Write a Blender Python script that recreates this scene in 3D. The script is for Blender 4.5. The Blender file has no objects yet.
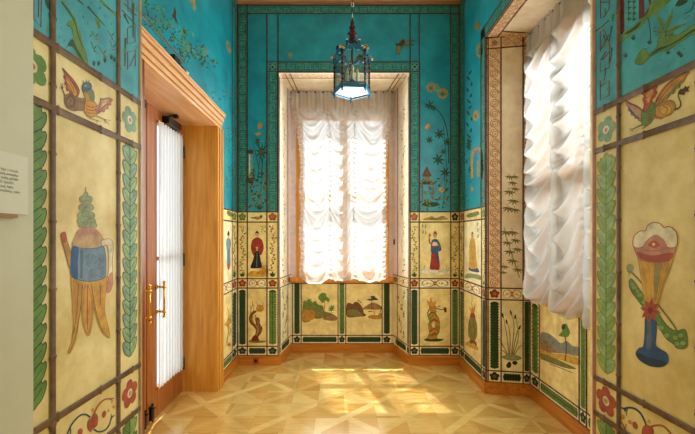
import bpy, bmesh, math, random
from mathutils import Vector, Matrix
from mathutils.geometry import tessellate_polygon
random.seed(7)
PI = math.pi
SC = bpy.context.scene
COL = SC.collection

# ------------------------------------------------------------------ materials
def s2l(c):
    c = c / 255.0
    return c / 12.92 if c <= 0.04045 else ((c + 0.055) / 1.055) ** 2.4
def rgb(c): return (s2l(c[0]), s2l(c[1]), s2l(c[2]), 1.0)

MATS = {}
def new_mat(name):
    m = bpy.data.materials.new(name); m.use_nodes = True
    nt = m.node_tree; nt.nodes.clear()
    out = nt.nodes.new('ShaderNodeOutputMaterial')
    return m, nt, out
def lk(nt, a, b): nt.links.new(a, b)

def paint(name, c, var=0.14, scale=14.0, rough=0.6, spec=0.3, c2=None, bump=0.0, detail=5):
    """hand-brushed paint: colour broken by two noises"""
    if name in MATS: return MATS[name]
    m, nt, out = new_mat(name)
    b = nt.nodes.new('ShaderNodeBsdfPrincipled')
    tc = nt.nodes.new('ShaderNodeTexCoord')
    n = nt.nodes.new('ShaderNodeTexNoise'); n.inputs['Scale'].default_value = scale
    n.inputs['Detail'].default_value = detail; n.inputs['Roughness'].default_value = 0.65
    lk(nt, tc.outputs['Object'], n.inputs['Vector'])
    r = nt.nodes.new('ShaderNodeValToRGB')
    lo = tuple(max(0, x * (1 - var)) for x in c); hi = tuple(min(255, x * (1 + var * 0.7)) for x in c)
    if c2 is not None: lo = c2
    r.color_ramp.elements[0].position = 0.32; r.color_ramp.elements[0].color = rgb(lo)
    r.color_ramp.elements[1].position = 0.68; r.color_ramp.elements[1].color = rgb(hi)
    lk(nt, n.outputs['Fac'], r.inputs['Fac'])
    lk(nt, r.outputs['Color'], b.inputs['Base Color'])
    b.inputs['Roughness'].default_value = rough
    b.inputs['Specular IOR Level'].default_value = spec
    if bump:
        bp = nt.nodes.new('ShaderNodeBump'); bp.inputs['Strength'].default_value = bump
        bp.inputs['Distance'].default_value = 0.004
        lk(nt, n.outputs['Fac'], bp.inputs['Height']); lk(nt, bp.outputs['Normal'], b.inputs['Normal'])
    lk(nt, b.outputs['BSDF'], out.inputs['Surface'])
    MATS[name] = m
    return m

def wood(name, c1, c2, scale=(2, 2, 14), rough=0.35, axis='Z', spec=0.4):
    if name in MATS: return MATS[name]
    m, nt, out = new_mat(name)
    b = nt.nodes.new('ShaderNodeBsdfPrincipled')
    tc = nt.nodes.new('ShaderNodeTexCoord'); mp = nt.nodes.new('ShaderNodeMapping')
    mp.inputs['Scale'].default_value = {'Z': (22, 22, 1.5), 'Y': (22, 1.5, 22), 'X': (1.5, 22, 22)}[axis]
    n = nt.nodes.new('ShaderNodeTexNoise'); n.inputs['Scale'].default_value = 1.6
    n.inputs['Detail'].default_value = 6; n.inputs['Distortion'].default_value = 0.6
    lk(nt, tc.outputs['Object'], mp.inputs['Vector']); lk(nt, mp.outputs['Vector'], n.inputs['Vector'])
    r = nt.nodes.new('ShaderNodeValToRGB')
    r.color_ramp.elements[0].position = 0.3; r.color_ramp.elements[0].color = rgb(c1)
    r.color_ramp.elements[1].position = 0.72; r.color_ramp.elements[1].color = rgb(c2)
    lk(nt, n.outputs['Fac'], r.inputs['Fac']); lk(nt, r.outputs['Color'], b.inputs['Base Color'])
    b.inputs['Roughness'].default_value = rough; b.inputs['Specular IOR Level'].default_value = spec
    lk(nt, b.outputs['BSDF'], out.inputs['Surface'])
    MATS[name] = m
    return m

def metal(name, c, rough=0.3, met=1.0):
    if name in MATS: return MATS[name]
    m, nt, out = new_mat(name)
    b = nt.nodes.new('ShaderNodeBsdfPrincipled')
    b.inputs['Base Color'].default_value = rgb(c); b.inputs['Metallic'].default_value = met
    b.inputs['Roughness'].default_value = rough
    lk(nt, b.outputs['BSDF'], out.inputs['Surface'])
    MATS[name] = m
    return m

def glass(name, tint=(255, 255, 255), refl=0.08, rough=0.02, haze=0.0, hazec=(200, 220, 225)):
    """thin pane: mostly see-through with a mirror share that grows at grazing angles"""
    if name in MATS: return MATS[name]
    m, nt, out = new_mat(name)
    t = nt.nodes.new('ShaderNodeBsdfTransparent'); t.inputs['Color'].default_value = rgb(tint)
    g = nt.nodes.new('ShaderNodeBsdfGlossy'); g.inputs['Roughness'].default_value = rough
    fr = nt.nodes.new('ShaderNodeFresnel'); fr.inputs['IOR'].default_value = 1.5
    ad = nt.nodes.new('ShaderNodeMath'); ad.operation = 'ADD'; ad.use_clamp = True
    ad.inputs[1].default_value = refl; lk(nt, fr.outputs['Fac'], ad.inputs[0])
    mx = nt.nodes.new('ShaderNodeMixShader')
    lk(nt, ad.outputs[0], mx.inputs['Fac']); lk(nt, t.outputs[0], mx.inputs[1]); lk(nt, g.outputs[0], mx.inputs[2])
    last = mx
    if haze:
        d = nt.nodes.new('ShaderNodeBsdfDiffuse'); d.inputs['Color'].default_value = rgb(hazec)
        m2 = nt.nodes.new('ShaderNodeMixShader'); m2.inputs['Fac'].default_value = haze
        lk(nt, mx.outputs[0], m2.inputs[1]); lk(nt, d.outputs[0], m2.inputs[2]); last = m2
    lk(nt, last.outputs[0], out.inputs['Surface'])
    MATS[name] = m
    return m

def cloth(name, c=(250, 248, 241), transp=0.42, transl=0.60, edge=.55, dbl=.42):
    """sheer white fabric: some rays pass the weave (fewer where the cloth is seen edge-on), the rest scatter"""
    if name in MATS: return MATS[name]
    m, nt, out = new_mat(name)
    d = nt.nodes.new('ShaderNodeBsdfDiffuse'); d.inputs['Color'].default_value = rgb(c)
    l = nt.nodes.new('ShaderNodeBsdfTranslucent'); l.inputs['Color'].default_value = rgb(c)
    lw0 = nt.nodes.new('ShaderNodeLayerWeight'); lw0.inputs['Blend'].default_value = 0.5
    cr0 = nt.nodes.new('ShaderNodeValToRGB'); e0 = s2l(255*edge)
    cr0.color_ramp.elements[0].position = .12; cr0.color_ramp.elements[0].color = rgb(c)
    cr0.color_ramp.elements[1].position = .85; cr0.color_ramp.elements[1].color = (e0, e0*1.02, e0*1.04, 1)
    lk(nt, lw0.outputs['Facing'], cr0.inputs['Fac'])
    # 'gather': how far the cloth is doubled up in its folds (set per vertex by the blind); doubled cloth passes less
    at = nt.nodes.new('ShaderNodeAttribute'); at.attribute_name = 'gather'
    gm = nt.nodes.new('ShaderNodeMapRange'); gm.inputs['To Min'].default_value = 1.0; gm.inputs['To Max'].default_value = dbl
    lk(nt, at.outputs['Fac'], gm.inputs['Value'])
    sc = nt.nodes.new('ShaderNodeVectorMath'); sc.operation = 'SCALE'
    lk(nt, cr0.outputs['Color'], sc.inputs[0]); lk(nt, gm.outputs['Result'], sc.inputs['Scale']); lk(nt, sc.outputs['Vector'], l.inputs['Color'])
    mx = nt.nodes.new('ShaderNodeMixShader'); mx.inputs['Fac'].default_value = transl
    lk(nt, d.outputs[0], mx.inputs[1]); lk(nt, l.outputs[0], mx.inputs[2])
    t = nt.nodes.new('ShaderNodeBsdfTransparent')
    lw = nt.nodes.new('ShaderNodeLayerWeight'); lw.inputs['Blend'].default_value = 0.5
    mr = nt.nodes.new('ShaderNodeMapRange')
    mr.inputs['From Min'].default_value = 0.05; mr.inputs['From Max'].default_value = 0.80
    mr.inputs['To Min'].default_value = transp; mr.inputs['To Max'].default_value = 0.0
    lk(nt, lw.outputs['Facing'], mr.inputs['Value'])
    m2 = nt.nodes.new('ShaderNodeMixShader')
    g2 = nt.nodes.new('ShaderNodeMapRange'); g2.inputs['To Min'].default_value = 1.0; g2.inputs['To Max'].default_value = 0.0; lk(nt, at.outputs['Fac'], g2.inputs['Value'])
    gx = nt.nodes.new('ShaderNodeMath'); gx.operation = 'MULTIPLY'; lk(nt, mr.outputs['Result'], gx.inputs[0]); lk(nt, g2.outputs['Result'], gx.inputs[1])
    lk(nt, gx.outputs[0], m2.inputs['Fac']); lk(nt, mx.outputs[0], m2.inputs[1]); lk(nt, t.outputs[0], m2.inputs[2])
    lk(nt, m2.outputs[0], out.inputs['Surface'])
    MATS[name] = m
    return m

# paints of the wall decoration
PAL = {
 'turquoise':(38,152,162), 'turquoise_deep':(24,126,132), 'teal_band':(58,128,112), 'teal_band_pale':(88,160,140),
 'near_blue':(62,150,164), 'cream':(226,205,150), 'cream_pale':(232,222,190), 'near_cream':(212,186,122), 'near_white':(222,208,160),
 'pink_plaster':(236,214,190), 'pink_band':(226,180,146), 'lilac':(214,190,190),
 'line_brown':(82,48,34), 'ink':(34,30,28), 'ink_green':(30,52,42), 'scroll_brown':(190,140,106),
 'red':(168,48,36), 'red_deep':(132,34,28), 'brick':(188,78,48), 'orange':(222,152,48), 'ochre':(216,162,52), 'ochre_deep':(198,138,44),
 'gold':(196,158,66), 'tan':(196,156,108), 'skin':(214,164,116), 'brown':(122,78,44), 'brown_pale':(160,116,72), 'brown_dark':(82,54,34),
 'green':(72,122,44), 'green_light':(116,160,62), 'green_dark':(26,76,38), 'green_deep':(22,58,32), 'leaf_pale':(150,184,120), 'sage':(150,160,110), 'olive':(128,124,58),
 'mint':(126,176,140), 'blue':(44,88,144), 'blue_pale':(112,142,168), 'blue_grey':(86,108,128), 'teal_ink':(28,78,92), 'navy':(34,58,92),
 'pink':(206,136,112), 'white_paint':(236,226,204), 'grey':(120,120,104), 'grey_hill':(132,138,124), 'grey_green':(116,130,96), 'maroon':(110,40,40),
}
PAL.update(green=(100,142,52), green_light=(142,174,78), green_dark=(40,76,38), green_deep=(28,54,32), gold=(164,138,74), mint=(132,170,138))
def mute(c):
    l = .3*c[0] + .59*c[1] + .11*c[2]
    return tuple((x*.88 + l*.12)*.97 for x in c)
def pm(k):
    return paint('paint_' + k, mute(PAL[k]), var=0.16, scale=26.0)

M_NEARC = paint('near_wall_cream', (222,206,150), scale=6, c2=(206,178,102), rough=0.45, detail=9, spec=0.35, bump=0.15)
M_CREAM = paint('panel_cream', (228,212,152), scale=9, c2=(212,190,124), rough=0.6)
M_PALE = paint('panel_pale_cream', (232,224,188), scale=9, c2=(218,206,160), rough=0.6)
M_TURQ = paint('wall_turquoise', (24,146,162), scale=3.2, c2=(10,120,138), rough=0.42, spec=.5, detail=8)
M_NBLUE = paint('near_wall_blue', (72,158,170), scale=9, c2=(50,132,146), rough=0.5, detail=8)
M_PLAST = paint('plaster_cream', (222,208,178), var=.05)
M_PINK = paint('reveal_pink_cream', (236,220,196), scale=5, c2=(224,202,172), rough=0.6)
M_LILAC = paint('reveal_lilac', (224,204,202), var=.05)
M_BAND = paint('fret_band_green', (70,148,136), scale=20, c2=(46,116,110))
M_PBAND = paint('fret_band_pink', (230,198,162), scale=20, c2=(216,180,142))
M_BAMB = paint('bamboo_brown', (112,80,44), scale=30, c2=(74,50,28), rough=0.6)
M_LINE = paint('bamboo_dark', (92,54,40), scale=30, c2=(66,38,30), rough=0.5)
W_BASE = wood('wood_baseboard', (172,98,24), (208,138,50), axis='X')
W_BASEY = wood('wood_baseboard_side', (172,98,24), (208,138,50), axis='Y')
W_DOOR = wood('wood_door_frame', (196,130,44), (222,164,74), axis='Z')
W_DOORY = wood('wood_door_header', (214,156,98), (240,194,146), axis='Y')
W_LEAF = wood('wood_door_leaf', (138,74,30), (172,104,48), axis='Z')
W_WIN = wood('wood_window', (204,132,46), (232,168,84), axis='Z')
W_CORN = wood('wood_cornice', (150,96,60), (196,140,96), axis='X')
BRASS = metal('brass', (226,180,70), 0.22)
BLACKM = metal('black_metal', (30,28,26), 0.35, 0.6)
STEEL = metal('dark_steel', (74,66,58), 0.35)
CLOTH = cloth('sheer_curtain_cloth')
CLOTHD = cloth('door_curtain_cloth', (246,248,246), 0.15, 0.62)
GLASS = glass('window_glass')
M_WHITE = paint('white_board_paint', (202,200,172), var=.04, scale=3, rough=.5)
M_CARD = paint('card_white', (212,211,190), var=.03, scale=5, rough=.5)
M_TEXT = paint('card_text_ink', (128,126,114), var=.05)

# ------------------------------------------------------------------ objects
def link(name, me, mats=(), parent=None):
    o = bpy.data.objects.new(name, me); COL.objects.link(o)
    if me is not None and hasattr(me, 'materials'):
        for m in mats: me.materials.append(m)
    if parent is not None: o.parent = parent
    return o
def tag(o, label=None, cat=None, group=None, kind=None):
    if label: o['label'] = label
    if cat: o['category'] = cat
    if group: o['group'] = group
    if kind: o['kind'] = kind
    return o
def empty(name, loc=(0, 0, 0)):
    o = bpy.data.objects.new(name, None); COL.objects.link(o); o.location = loc; o.empty_display_size = .05
    return o
def copy_tree(o, parent=None):
    c = o.copy(); COL.objects.link(c)
    if parent is not None: c.parent = parent
    for ch in list(o.children): copy_tree(ch, c)
    return c

class MB:
    """collects shapes into one mesh"""
    def __init__(s): s.v = []; s.f = []; s.mi = []; s.mats = []; s.sm = []
    def m(s, mat):
        if mat not in s.mats: s.mats.append(mat)
        return s.mats.index(mat)
    def add(s, vs, fs, mat, smooth=False):
        b = len(s.v); i = s.m(mat)
        s.v += [Vector(x) for x in vs]
        for f in fs: s.f.append([b + k for k in f]); s.mi.append(i); s.sm.append(smooth)
        return s
    def box(s, a, b, mat):
        x0, y0, z0 = [min(p, q) for p, q in zip(a, b)]; x1, y1, z1 = [max(p, q) for p, q in zip(a, b)]
        v = [(x0,y0,z0),(x1,y0,z0),(x1,y1,z0),(x0,y1,z0),(x0,y0,z1),(x1,y0,z1),(x1,y1,z1),(x0,y1,z1)]
        return s.add(v, [(0,3,2,1),(4,5,6,7),(0,1,5,4),(1,2,6,5),(2,3,7,6),(3,0,4,7)], mat)
    def prism(s, plan, z0, z1, mat):
        n = len(plan)
        v = [(x, y, z0) for x, y in plan] + [(x, y, z1) for x, y in plan]
        f = [tuple(range(n))[::-1], tuple(range(n, 2 * n))] + [(i, (i+1) % n, n + (i+1) % n, n + i) for i in range(n)]
        return s.add(v, f, mat)
    def hexa(s, bot, top, mat):
        v = list(bot) + list(top)
        return s.add(v, [(3,2,1,0),(4,5,6,7),(0,1,5,4),(1,2,6,5),(2,3,7,6),(3,0,4,7)], mat)
    def tube(s, pts, r, mat, seg=8, smooth=True, cap=True):
        pts = [Vector(p) for p in pts]; n = len(pts)
        rs = r if isinstance(r, (list, tuple)) else [r] * n
        vs = []; up = None
        for i, p in enumerate(pts):
            d = (pts[min(i+1, n-1)] - pts[max(i-1, 0)])
            if d.length < 1e-9: d = Vector((0, 0, 1))
            d.normalize()
            if up is None:
                up = Vector((0, 0, 1)) if abs(d.z) < .9 else Vector((1, 0, 0))
            a = d.cross(up)
            if a.length < 1e-6: a = d.orthogonal()
            a.normalize(); b = d.cross(a); b.normalize(); up = a.cross(d)
            for k in range(seg):
                t = 2 * PI * k / seg
                vs.append(p + (a * math.cos(t) + b * math.sin(t)) * rs[i])
        fs = []
        for i in range(n - 1):
            for k in range(seg):
                fs.append((i*seg + k, i*seg + (k+1) % seg, (i+1)*seg + (k+1) % seg, (i+1)*seg + k))
        if cap: fs += [tuple(range(seg))[::-1], tuple(range((n-1)*seg, n*seg))]
        return s.add(vs, fs, mat, smooth)
    def lathe(s, c, prof, mat, seg=14, ax='Z'):
        """prof: (radius, height) pairs about a vertical axis at c"""
        c = Vector(c); vs = []
        for r, h in prof:
            for k in range(seg):
                t = 2 * PI * k / seg
                q = (r * math.cos(t), r * math.sin(t), h)
                if ax == 'X': q = (h, q[0], q[1])
                if ax == 'Y': q = (q[0], h, q[1])
                vs.append(c + Vector(q))
        n = len(prof); fs = []
        for i in range(n - 1):
            for k in range(seg):
                fs.append((i*seg + k, i*seg + (k+1) % seg, (i+1)*seg + (k+1) % seg, (i+1)*seg + k))
        fs += [tuple(range(seg))[::-1], tuple(range((n-1)*seg, n*seg))]
        return s.add(vs, fs, mat, True)
    def ball(s, c, r, mat, seg=10, rings=6, sq=(1, 1, 1)):
        c = Vector(c); vs = []; fs = []
        for i in range(rings + 1):
            ph = PI * i / rings
            for k in range(seg):
                t = 2 * PI * k / seg
                vs.append(c + Vector((r*sq[0]*math.sin(ph)*math.cos(t), r*sq[1]*math.sin(ph)*math.sin(t), r*sq[2]*math.cos(ph))))
        for i in range(rings):
            for k in range(seg):
                fs.append((i*seg + k, (i+1)*seg + k, (i+1)*seg + (k+1) % seg, i*seg + (k+1) % seg))
        return s.add(vs, fs, mat, True)
    def build(s, name, parent=None, bevel=0.0, fix=True):
        me = bpy.data.meshes.new(name)
        me.from_pydata([tuple(v) for v in s.v], [], s.f)
        for m in s.mats: me.materials.append(m)
        for p, i, sm in zip(me.polygons, s.mi, s.sm): p.material_index = i; p.use_smooth = sm
        if fix:
            bm = bmesh.new(); bm.from_mesh(me); bmesh.ops.recalc_face_normals(bm, faces=bm.faces); bm.to_mesh(me); bm.free()
        me.update()
        o = link(name, me, (), parent)
        if bevel:
            md = o.modifiers.new('bevel', 'BEVEL'); md.width = bevel; md.segments = 2; md.limit_method = 'ANGLE'
        return o

# ------------------------------------------------------------------ camera (the photograph's frame, 695 x 434)
FPX = 375.0; VPX, VPY = 341.0, 237.0; EYE = 1.5
cam = bpy.data.cameras.new('camera'); co = bpy.data.objects.new('camera', cam); COL.objects.link(co)
co.location = (0, 0, EYE); co.rotation_euler = (PI / 2, 0, 0)
cam.sensor_width = 36; cam.lens = FPX / 695 * 36
cam.shift_x = (347.5 - VPX) / 695; cam.shift_y = (VPY - 217) / 695
cam.clip_start = 0.02
SC.camera = co

class Frame:
    """a wall's plane: u along the wall, v up it, n off it into the room"""
    def __init__(s, O, U, V, N):
        s.O = Vector(O); s.U = Vector(U).normalized(); s.V = Vector(V).normalized(); s.N = Vector(N).normalized()
    def P(s, u, v, n=0.0): return s.O + s.U * u + s.V * v + s.N * n
    def px(s, x, y):
        """where the point seen at photo pixel x, y lies on this wall"""
        d = Vector(((x - VPX) / FPX, 1.0, -(y - VPY) / FPX)); o = Vector((0, 0, EYE))
        t = (s.O - o).dot(s.N) / d.dot(s.N)
        q = o + d * t - s.O
        return (q.dot(s.U), q.dot(s.V))
# setting-out of the room (metres)
XL, XR, YB, YF = -1.219, 1.39, 4.395, 1.35
AL, AR = -0.722, 0.910
BRL, BRR = (-0.727, -0.656), (0.80, 0.686); YW = 4.879
RW = 1.787; RY0, RY1 = 2.09, 3.605; RYw0, RYw1 = 2.164, 3.535
ZC = 4.226; ZTOP = 4.42; ZH, ZHw = 3.423, 3.379
F_BACK = Frame((0, YB, 0), (1, 0, 0), (0, 0, 1), (0, -1, 0))
F_LEFT = Frame((XL, 0, 0), (0, 1, 0), (0, 0, 1), (1, 0, 0))
F_RIGHT = Frame((XR, 0, 0), (0, 1, 0), (0, 0, 1), (-1, 0, 0))
F_AL = Frame((AL, 0, 0), (0, 1, 0), (0, 0, 1), (1, 0, 0))
F_AR = Frame((AR, 0, 0), (0, 1, 0), (0, 0, 1), (-1, 0, 0))
F_BW = Frame((0, YW, 0), (1, 0, 0), (0, 0, 1), (0, -1, 0))
F_RW = Frame((RW, 0, 0), (0, 1, 0), (0, 0, 1), (-1, 0, 0))
def fr2(a, b, side):
    d = Vector((b[0]-a[0], b[1]-a[1], 0)); n = Vector((d.y, -d.x, 0)).normalized() * side
    return Frame((a[0], a[1], 0), d, (0, 0, 1), n), d.length
F_BRL, L_BRL = fr2((BRL[0], YB), (BRL[1], YW), 1)
F_BRR, L_BRR = fr2((BRR[0], YB), (BRR[1], YW), -1)
F_RR, L_RR = fr2((XR, RY1), (RW, RYw1), 1)
F_RN, L_RN = fr2((XR, RY0), (RW, RYw0), -1)
F_SB = Frame((0, YB, ZH), (1, 0, 0), (0, YW - YB, ZHw - ZH), (0, -(ZH - ZHw), -(YW - YB)))
F_SR = Frame((XR, 0, ZH), (0, 1, 0), (RW - XR, 0, ZHw - ZH), (-(ZH - ZHw), 0, -(RW - XR)))

# ------------------------------------------------------------------ painting on a wall
def spline(pts, closed=True, k=5):
    n = len(pts); out = []
    rng = range(n) if closed else range(n - 1)
    for i in rng:
        if closed: p0, p1, p2, p3 = pts[(i-1) % n], pts[i], pts[(i+1) % n], pts[(i+2) % n]
        else: p0, p1, p2, p3 = pts[max(i-1, 0)], pts[i], pts[i+1], pts[min(i+2, n-1)]
        for j in range(k):
            t = j / k
            out.append(tuple(0.5 * ((2*p1[a]) + (-p0[a]+p2[a])*t + (2*p0[a]-5*p1[a]+4*p2[a]-p3[a])*t*t + (-p0[a]+3*p1[a]-3*p2[a]+p3[a])*t**3) for a in (0, 1)))
    if not closed: out.append(tuple(pts[-1]))
    return out

class Art(MB):
    """flat brushwork on one wall; drawing units are wall metres, photo pixels, or a crop of the photo"""
    def __init__(s, F, mode='uv', crop=None, base=1):
        super().__init__(); s.F = F; s.mode = mode; s.crop = crop; s.L = base; s.xf = None
    def at(s, x, y):
        if s.xf: x, y = s.xf(x, y)
        if s.mode == 'uv': return (x, y)
        if s.crop: x, y = s.crop[0] + x / s.crop[2], s.crop[1] + y / s.crop[2]
        return s.F.px(x, y)
    def poly(s, pts, mat, up=True):
        if isinstance(mat, str): mat = pm(mat)
        if up: s.L += 0.25
        q = [s.at(*p) for p in pts]
        n = 0.0008 + 0.000016 * s.L
        v3 = [s.F.P(a, b, n) for a, b in q]
        tri = tessellate_polygon([[Vector((a, b, 0)) for a, b in q]])
        fs = []
        for t in tri:
            a, b, c = [v3[i] for i in t]
            fs.append(t if (b - a).cross(c - a).dot(s.F.N) > 0 else (t[0], t[2], t[1]))
        s.add(v3, fs, mat)
        return s
    def rect(s, u0, v0, u1, v1, mat): return s.poly([(u0,v0),(u1,v0),(u1,v1),(u0,v1)], mat)
    def blob(s, pts, mat, k=4, line=None, w=1.0):
        sp = spline(pts, True, k); s.poly(sp, mat)
        if line: s.stroke(sp + [sp[0]], w, line, raw=True)
        return s
    def ell(s, x, y, rx, ry, mat, rot=0, n=14, line=None, w=1.0):
        c, d = math.cos(rot), math.sin(rot)
        p = [(x + rx*math.cos(t)*c - ry*math.sin(t)*d, y + rx*math.cos(t)*d + ry*math.sin(t)*c) for t in [2*PI*i/n for i in range(n)]]
        s.poly(p, mat)
        if line: s.stroke(p + [p[0]], w, line, raw=True)
        return s
    def stroke(s, pts, w, mat, w1=None, raw=False, k=5):
        """brush stroke of width w (tapering to w1)"""
        p = pts if raw else spline(pts, False, k)
        n = len(p); w1 = w if w1 is None else w1
        L, R = [], []
        for i in range(n):
            a, b = p[max(i-1, 0)], p[min(i+1, n-1)]
            dx, dy = b[0]-a[0], b[1]-a[1]; l = math.hypot(dx, dy) or 1
            h = (w + (w1 - w) * i / max(1, n-1)) / 2
            L.append((p[i][0] - dy/l*h, p[i][1] + dx/l*h)); R.append((p[i][0] + dy/l*h, p[i][1] - dx/l*h))
        if isinstance(mat, str): mat = pm(mat)
        s.L += 0.25
        nn = 0.0008 + 0.000016 * s.L
        vs = [s.F.P(*s.at(*q), nn) for q in L] + [s.F.P(*s.at(*q), nn) for q in R]
        s.add(vs, [(i, i+1, n+i+1, n+i) for i in range(n-1)], mat)
        return s
    def leaf(s, x0, y0, x1, y1, w, mat):
        dx, dy = x1-x0, y1-y0; l = math.hypot(dx, dy) or 1; nx, ny = -dy/l*w/2, dx/l*w/2
        return s.poly([(x0,y0),(x0+dx*.3+nx,y0+dy*.3+ny),(x0+dx*.62+nx*.8,y0+dy*.62+ny*.8),(x1,y1),(x0+dx*.62-nx*.8,y0+dy*.62-ny*.8),(x0+dx*.3-nx,y0+dy*.3-ny)], mat)
    def flower(s, x, y, r, petal, heart, n=5, ry=None, line=None, rot=0.3):
        ry = ry or r
        for i in range(n):
            t = rot + 2*PI*i/n
            s.ell(x + .58*r*math.cos(t), y + .58*ry*math.sin(t), .43*r, .43*ry, petal, 0, 9)
        s.ell(x, y, .5*r, .5*ry, petal, 0, 10)
        s.ell(x, y, .32*r, .32*ry, heart[0]); 
        if len(heart) > 1: s.ell(x, y, .17*r, .17*ry, heart[1])
        return s
    def done(s, name, parent, label=None):
        o = s.build(name, parent, fix=False)
        if label: o['label'] = label
        return o

def pole(F, a, b, w, mat, mb, h=0.4, node=0.12, seg=6, taper=1.0, base=0.0016, phase=0.5):
    """half-round bamboo rod lying on the wall from a to b with swollen joints"""
    a = Vector((a[0], a[1])); b = Vector((b[0], b[1])); d = b - a; l = d.length; d /= l
    nrm = Vector((-d.y, d.x))
    st = [(0, 1.0)]
    t = node * phase
    while t < l:
        e = min(w * .45, node * .2)
        st += [(t - e, 1.0), (t - e*.35, 1.34), (t + e*.1, 1.34), (t + e*.25, 1.0)]
        t += node
    st = [q for q in st if 0 <= q[0] <= l] + [(l, 1.0)]
    vs = []; 
    for t, sc in st:
        c = a + d * t
        for k in range(seg + 1):
            g = PI * k / seg
            q = c + nrm * (math.cos(g) * w/2 * sc)
            vs.append(F.P(q.x, q.y, base + math.sin(g) * w * h * sc))
    fs = []; m = seg + 1
    for i in range(len(st) - 1):
        for k in range(seg):
            fs.append((i*m + k, i*m + k + 1, (i+1)*m + k + 1, (i+1)*m + k))
    mb.add(vs, fs, mat, True)
# ================================================================== THE SETTING
XO0, XO1, YO0, YO1 = -1.62, 1.95, -2.6, 5.06
WSX0, WSX1 = -0.579, 0.625        # back window opening
WSY0, WSY1 = 2.25, 3.45           # right window opening
WZ0, WZ1 = 0.95, 3.31
DY0, DY1, DZ, DX = 2.28, 3.64, 2.577, -1.534   # door opening, leaf plane

def structure(o, label=None):
    o['kind'] = 'structure'
    if label: o['label'] = label
    return o

b = MB()
b.prism([(XO0,YB),(BRL[0],YB),(BRL[1],YW),(BRL[1],YO1),(XO0,YO1)], 0, ZTOP, M_PLAST)
b.prism([(BRR[0],YB),(XR,YB),(XR,YO1),(BRR[1],YO1),(BRR[1],YW)], 0, ZTOP, M_PLAST)
b.hexa([(BRL[0],YB,ZH),(BRR[0],YB,ZH),(BRR[1],YW,ZHw),(BRL[1],YW,ZHw)],
       [(BRL[0],YB,ZTOP),(BRR[0],YB,ZTOP),(BRR[1],YW,ZTOP),(BRL[1],YW,ZTOP)], M_PLAST)
b.box((BRL[1],YW,WZ1),(BRR[1],YO1,ZTOP), M_PINK)
b.box((BRL[1],YW,0),(BRR[1],YO1,WZ0), M_PLAST)
b.box((BRL[1],YW,WZ0),(WSX0,YO1,WZ1), M_LILAC); b.box((WSX1,YW,WZ0),(BRR[1],YO1,WZ1), M_LILAC)
wall_back = structure(b.build('wall_back'), 'painted wall facing the camera around the far window')

b = MB()
b.prism([(XR,RY1),(RW,RYw1),(XO1,RYw1),(XO1,YO1),(XR,YO1)], 0, ZTOP, M_PLAST)
b.prism([(XR,YF),(XO1,YF),(XO1,RYw0),(RW,RYw0),(XR,RY0)], 0, ZTOP, M_PLAST)
b.hexa([(XR,RY0,ZH),(RW,RYw0,ZHw),(RW,RYw1,ZHw),(XR,RY1,ZH)], [(XR,RY0,ZTOP),(RW,RYw0,ZTOP),(RW,RYw1,ZTOP),(XR,RY1,ZTOP)], M_PLAST)
b.box((RW,RYw0,WZ1),(XO1,RYw1,ZTOP), M_PINK); b.box((RW,RYw0,0),(XO1,RYw1,WZ0), M_PLAST)
b.box((RW,RYw0,WZ0),(XO1,WSY0,WZ1), M_LILAC); b.box((RW,WSY1,WZ0),(XO1,RYw1,WZ1), M_LILAC)
wall_right = structure(b.build('wall_right'), 'painted right wall with the side window recess')

b = MB()
b.box((XO0,DY1+.02,0),(XL,YB,ZTOP), M_PLAST); b.box((XO0,YF,0),(XL,DY0-.02,ZTOP), M_PLAST)
b.box((XO0,DY0-.02,DZ+.02),(XL,DY1+.02,ZTOP), M_PLAST)
wall_left = structure(b.build('wall_left'), 'painted left wall above and beyond the wooden doorway')

b = MB()
b.box((XO0,.70,0),(AL,YF,ZTOP), M_NEARC); b.box((AL,.70,3.35),(AR,YF,ZTOP), M_PLAST)
arch_l = structure(b.build('wall_near_left'), 'near left wall with the large painted teapot panel')
b = MB(); b.box((AR,.70,0),(XO1,YF,ZTOP), M_NEARC)
arch_r = structure(b.build('wall_near_right'), 'near right wall with the large painted goblet panel')

b = MB()
b.box((XO0-.1,YO0,0),(XO0,.70,ZTOP), M_WHITE); b.box((XO1,YO0,0),(XO1+.1,.70,ZTOP), M_WHITE); b.box((XO0-.1,YO0-.1,0),(XO1+.1,YO0,ZTOP), M_WHITE)
structure(b.build('wall_hall'), 'plain walls of the hall behind the camera')
b = MB(); b.box((XO0-.1,YO0-.1,ZTOP),(XO1+.1,YO1,ZTOP+.1), M_WHITE); structure(b.build('ceiling'))

# ---- floor: star parquet, every block its own island with its own tone
m, nt, out = new_mat('parquet')
bs = nt.nodes.new('ShaderNodeBsdfPrincipled'); ge = nt.nodes.new('ShaderNodeNewGeometry')
tc = nt.nodes.new('ShaderNodeTexCoord')
rp = nt.nodes.new('ShaderNodeValToRGB'); cr = rp.color_ramp
cr.elements[0].position = 0; cr.elements[0].color = rgb((198,152,72))
cr.elements[1].position = 1; cr.elements[1].color = rgb((232,200,130))
for p_, c_ in ((.25,(206,162,84)),(.6,(214,174,96)),(.85,(222,186,110))):
    e = cr.elements.new(p_); e.color = rgb(c_)
lk(nt, ge.outputs['Random Per Island'], rp.inputs['Fac'])
mp = nt.nodes.new('ShaderNodeMapping'); lk(nt, tc.outputs['Object'], mp.inputs['Vector'])
ml = nt.nodes.new('ShaderNodeMath'); ml.operation = 'MULTIPLY'; ml.inputs[1].default_value = 40.0
lk(nt, ge.outputs['Random Per Island'], ml.inputs[0])
cb = nt.nodes.new('ShaderNodeCombineXYZ'); lk(nt, ml.outputs[0], cb.inputs['Z']); lk(nt, cb.outputs[0], mp.inputs['Rotation'])
mp.inputs['Scale'].default_value = (3, 34, 1)
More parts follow.
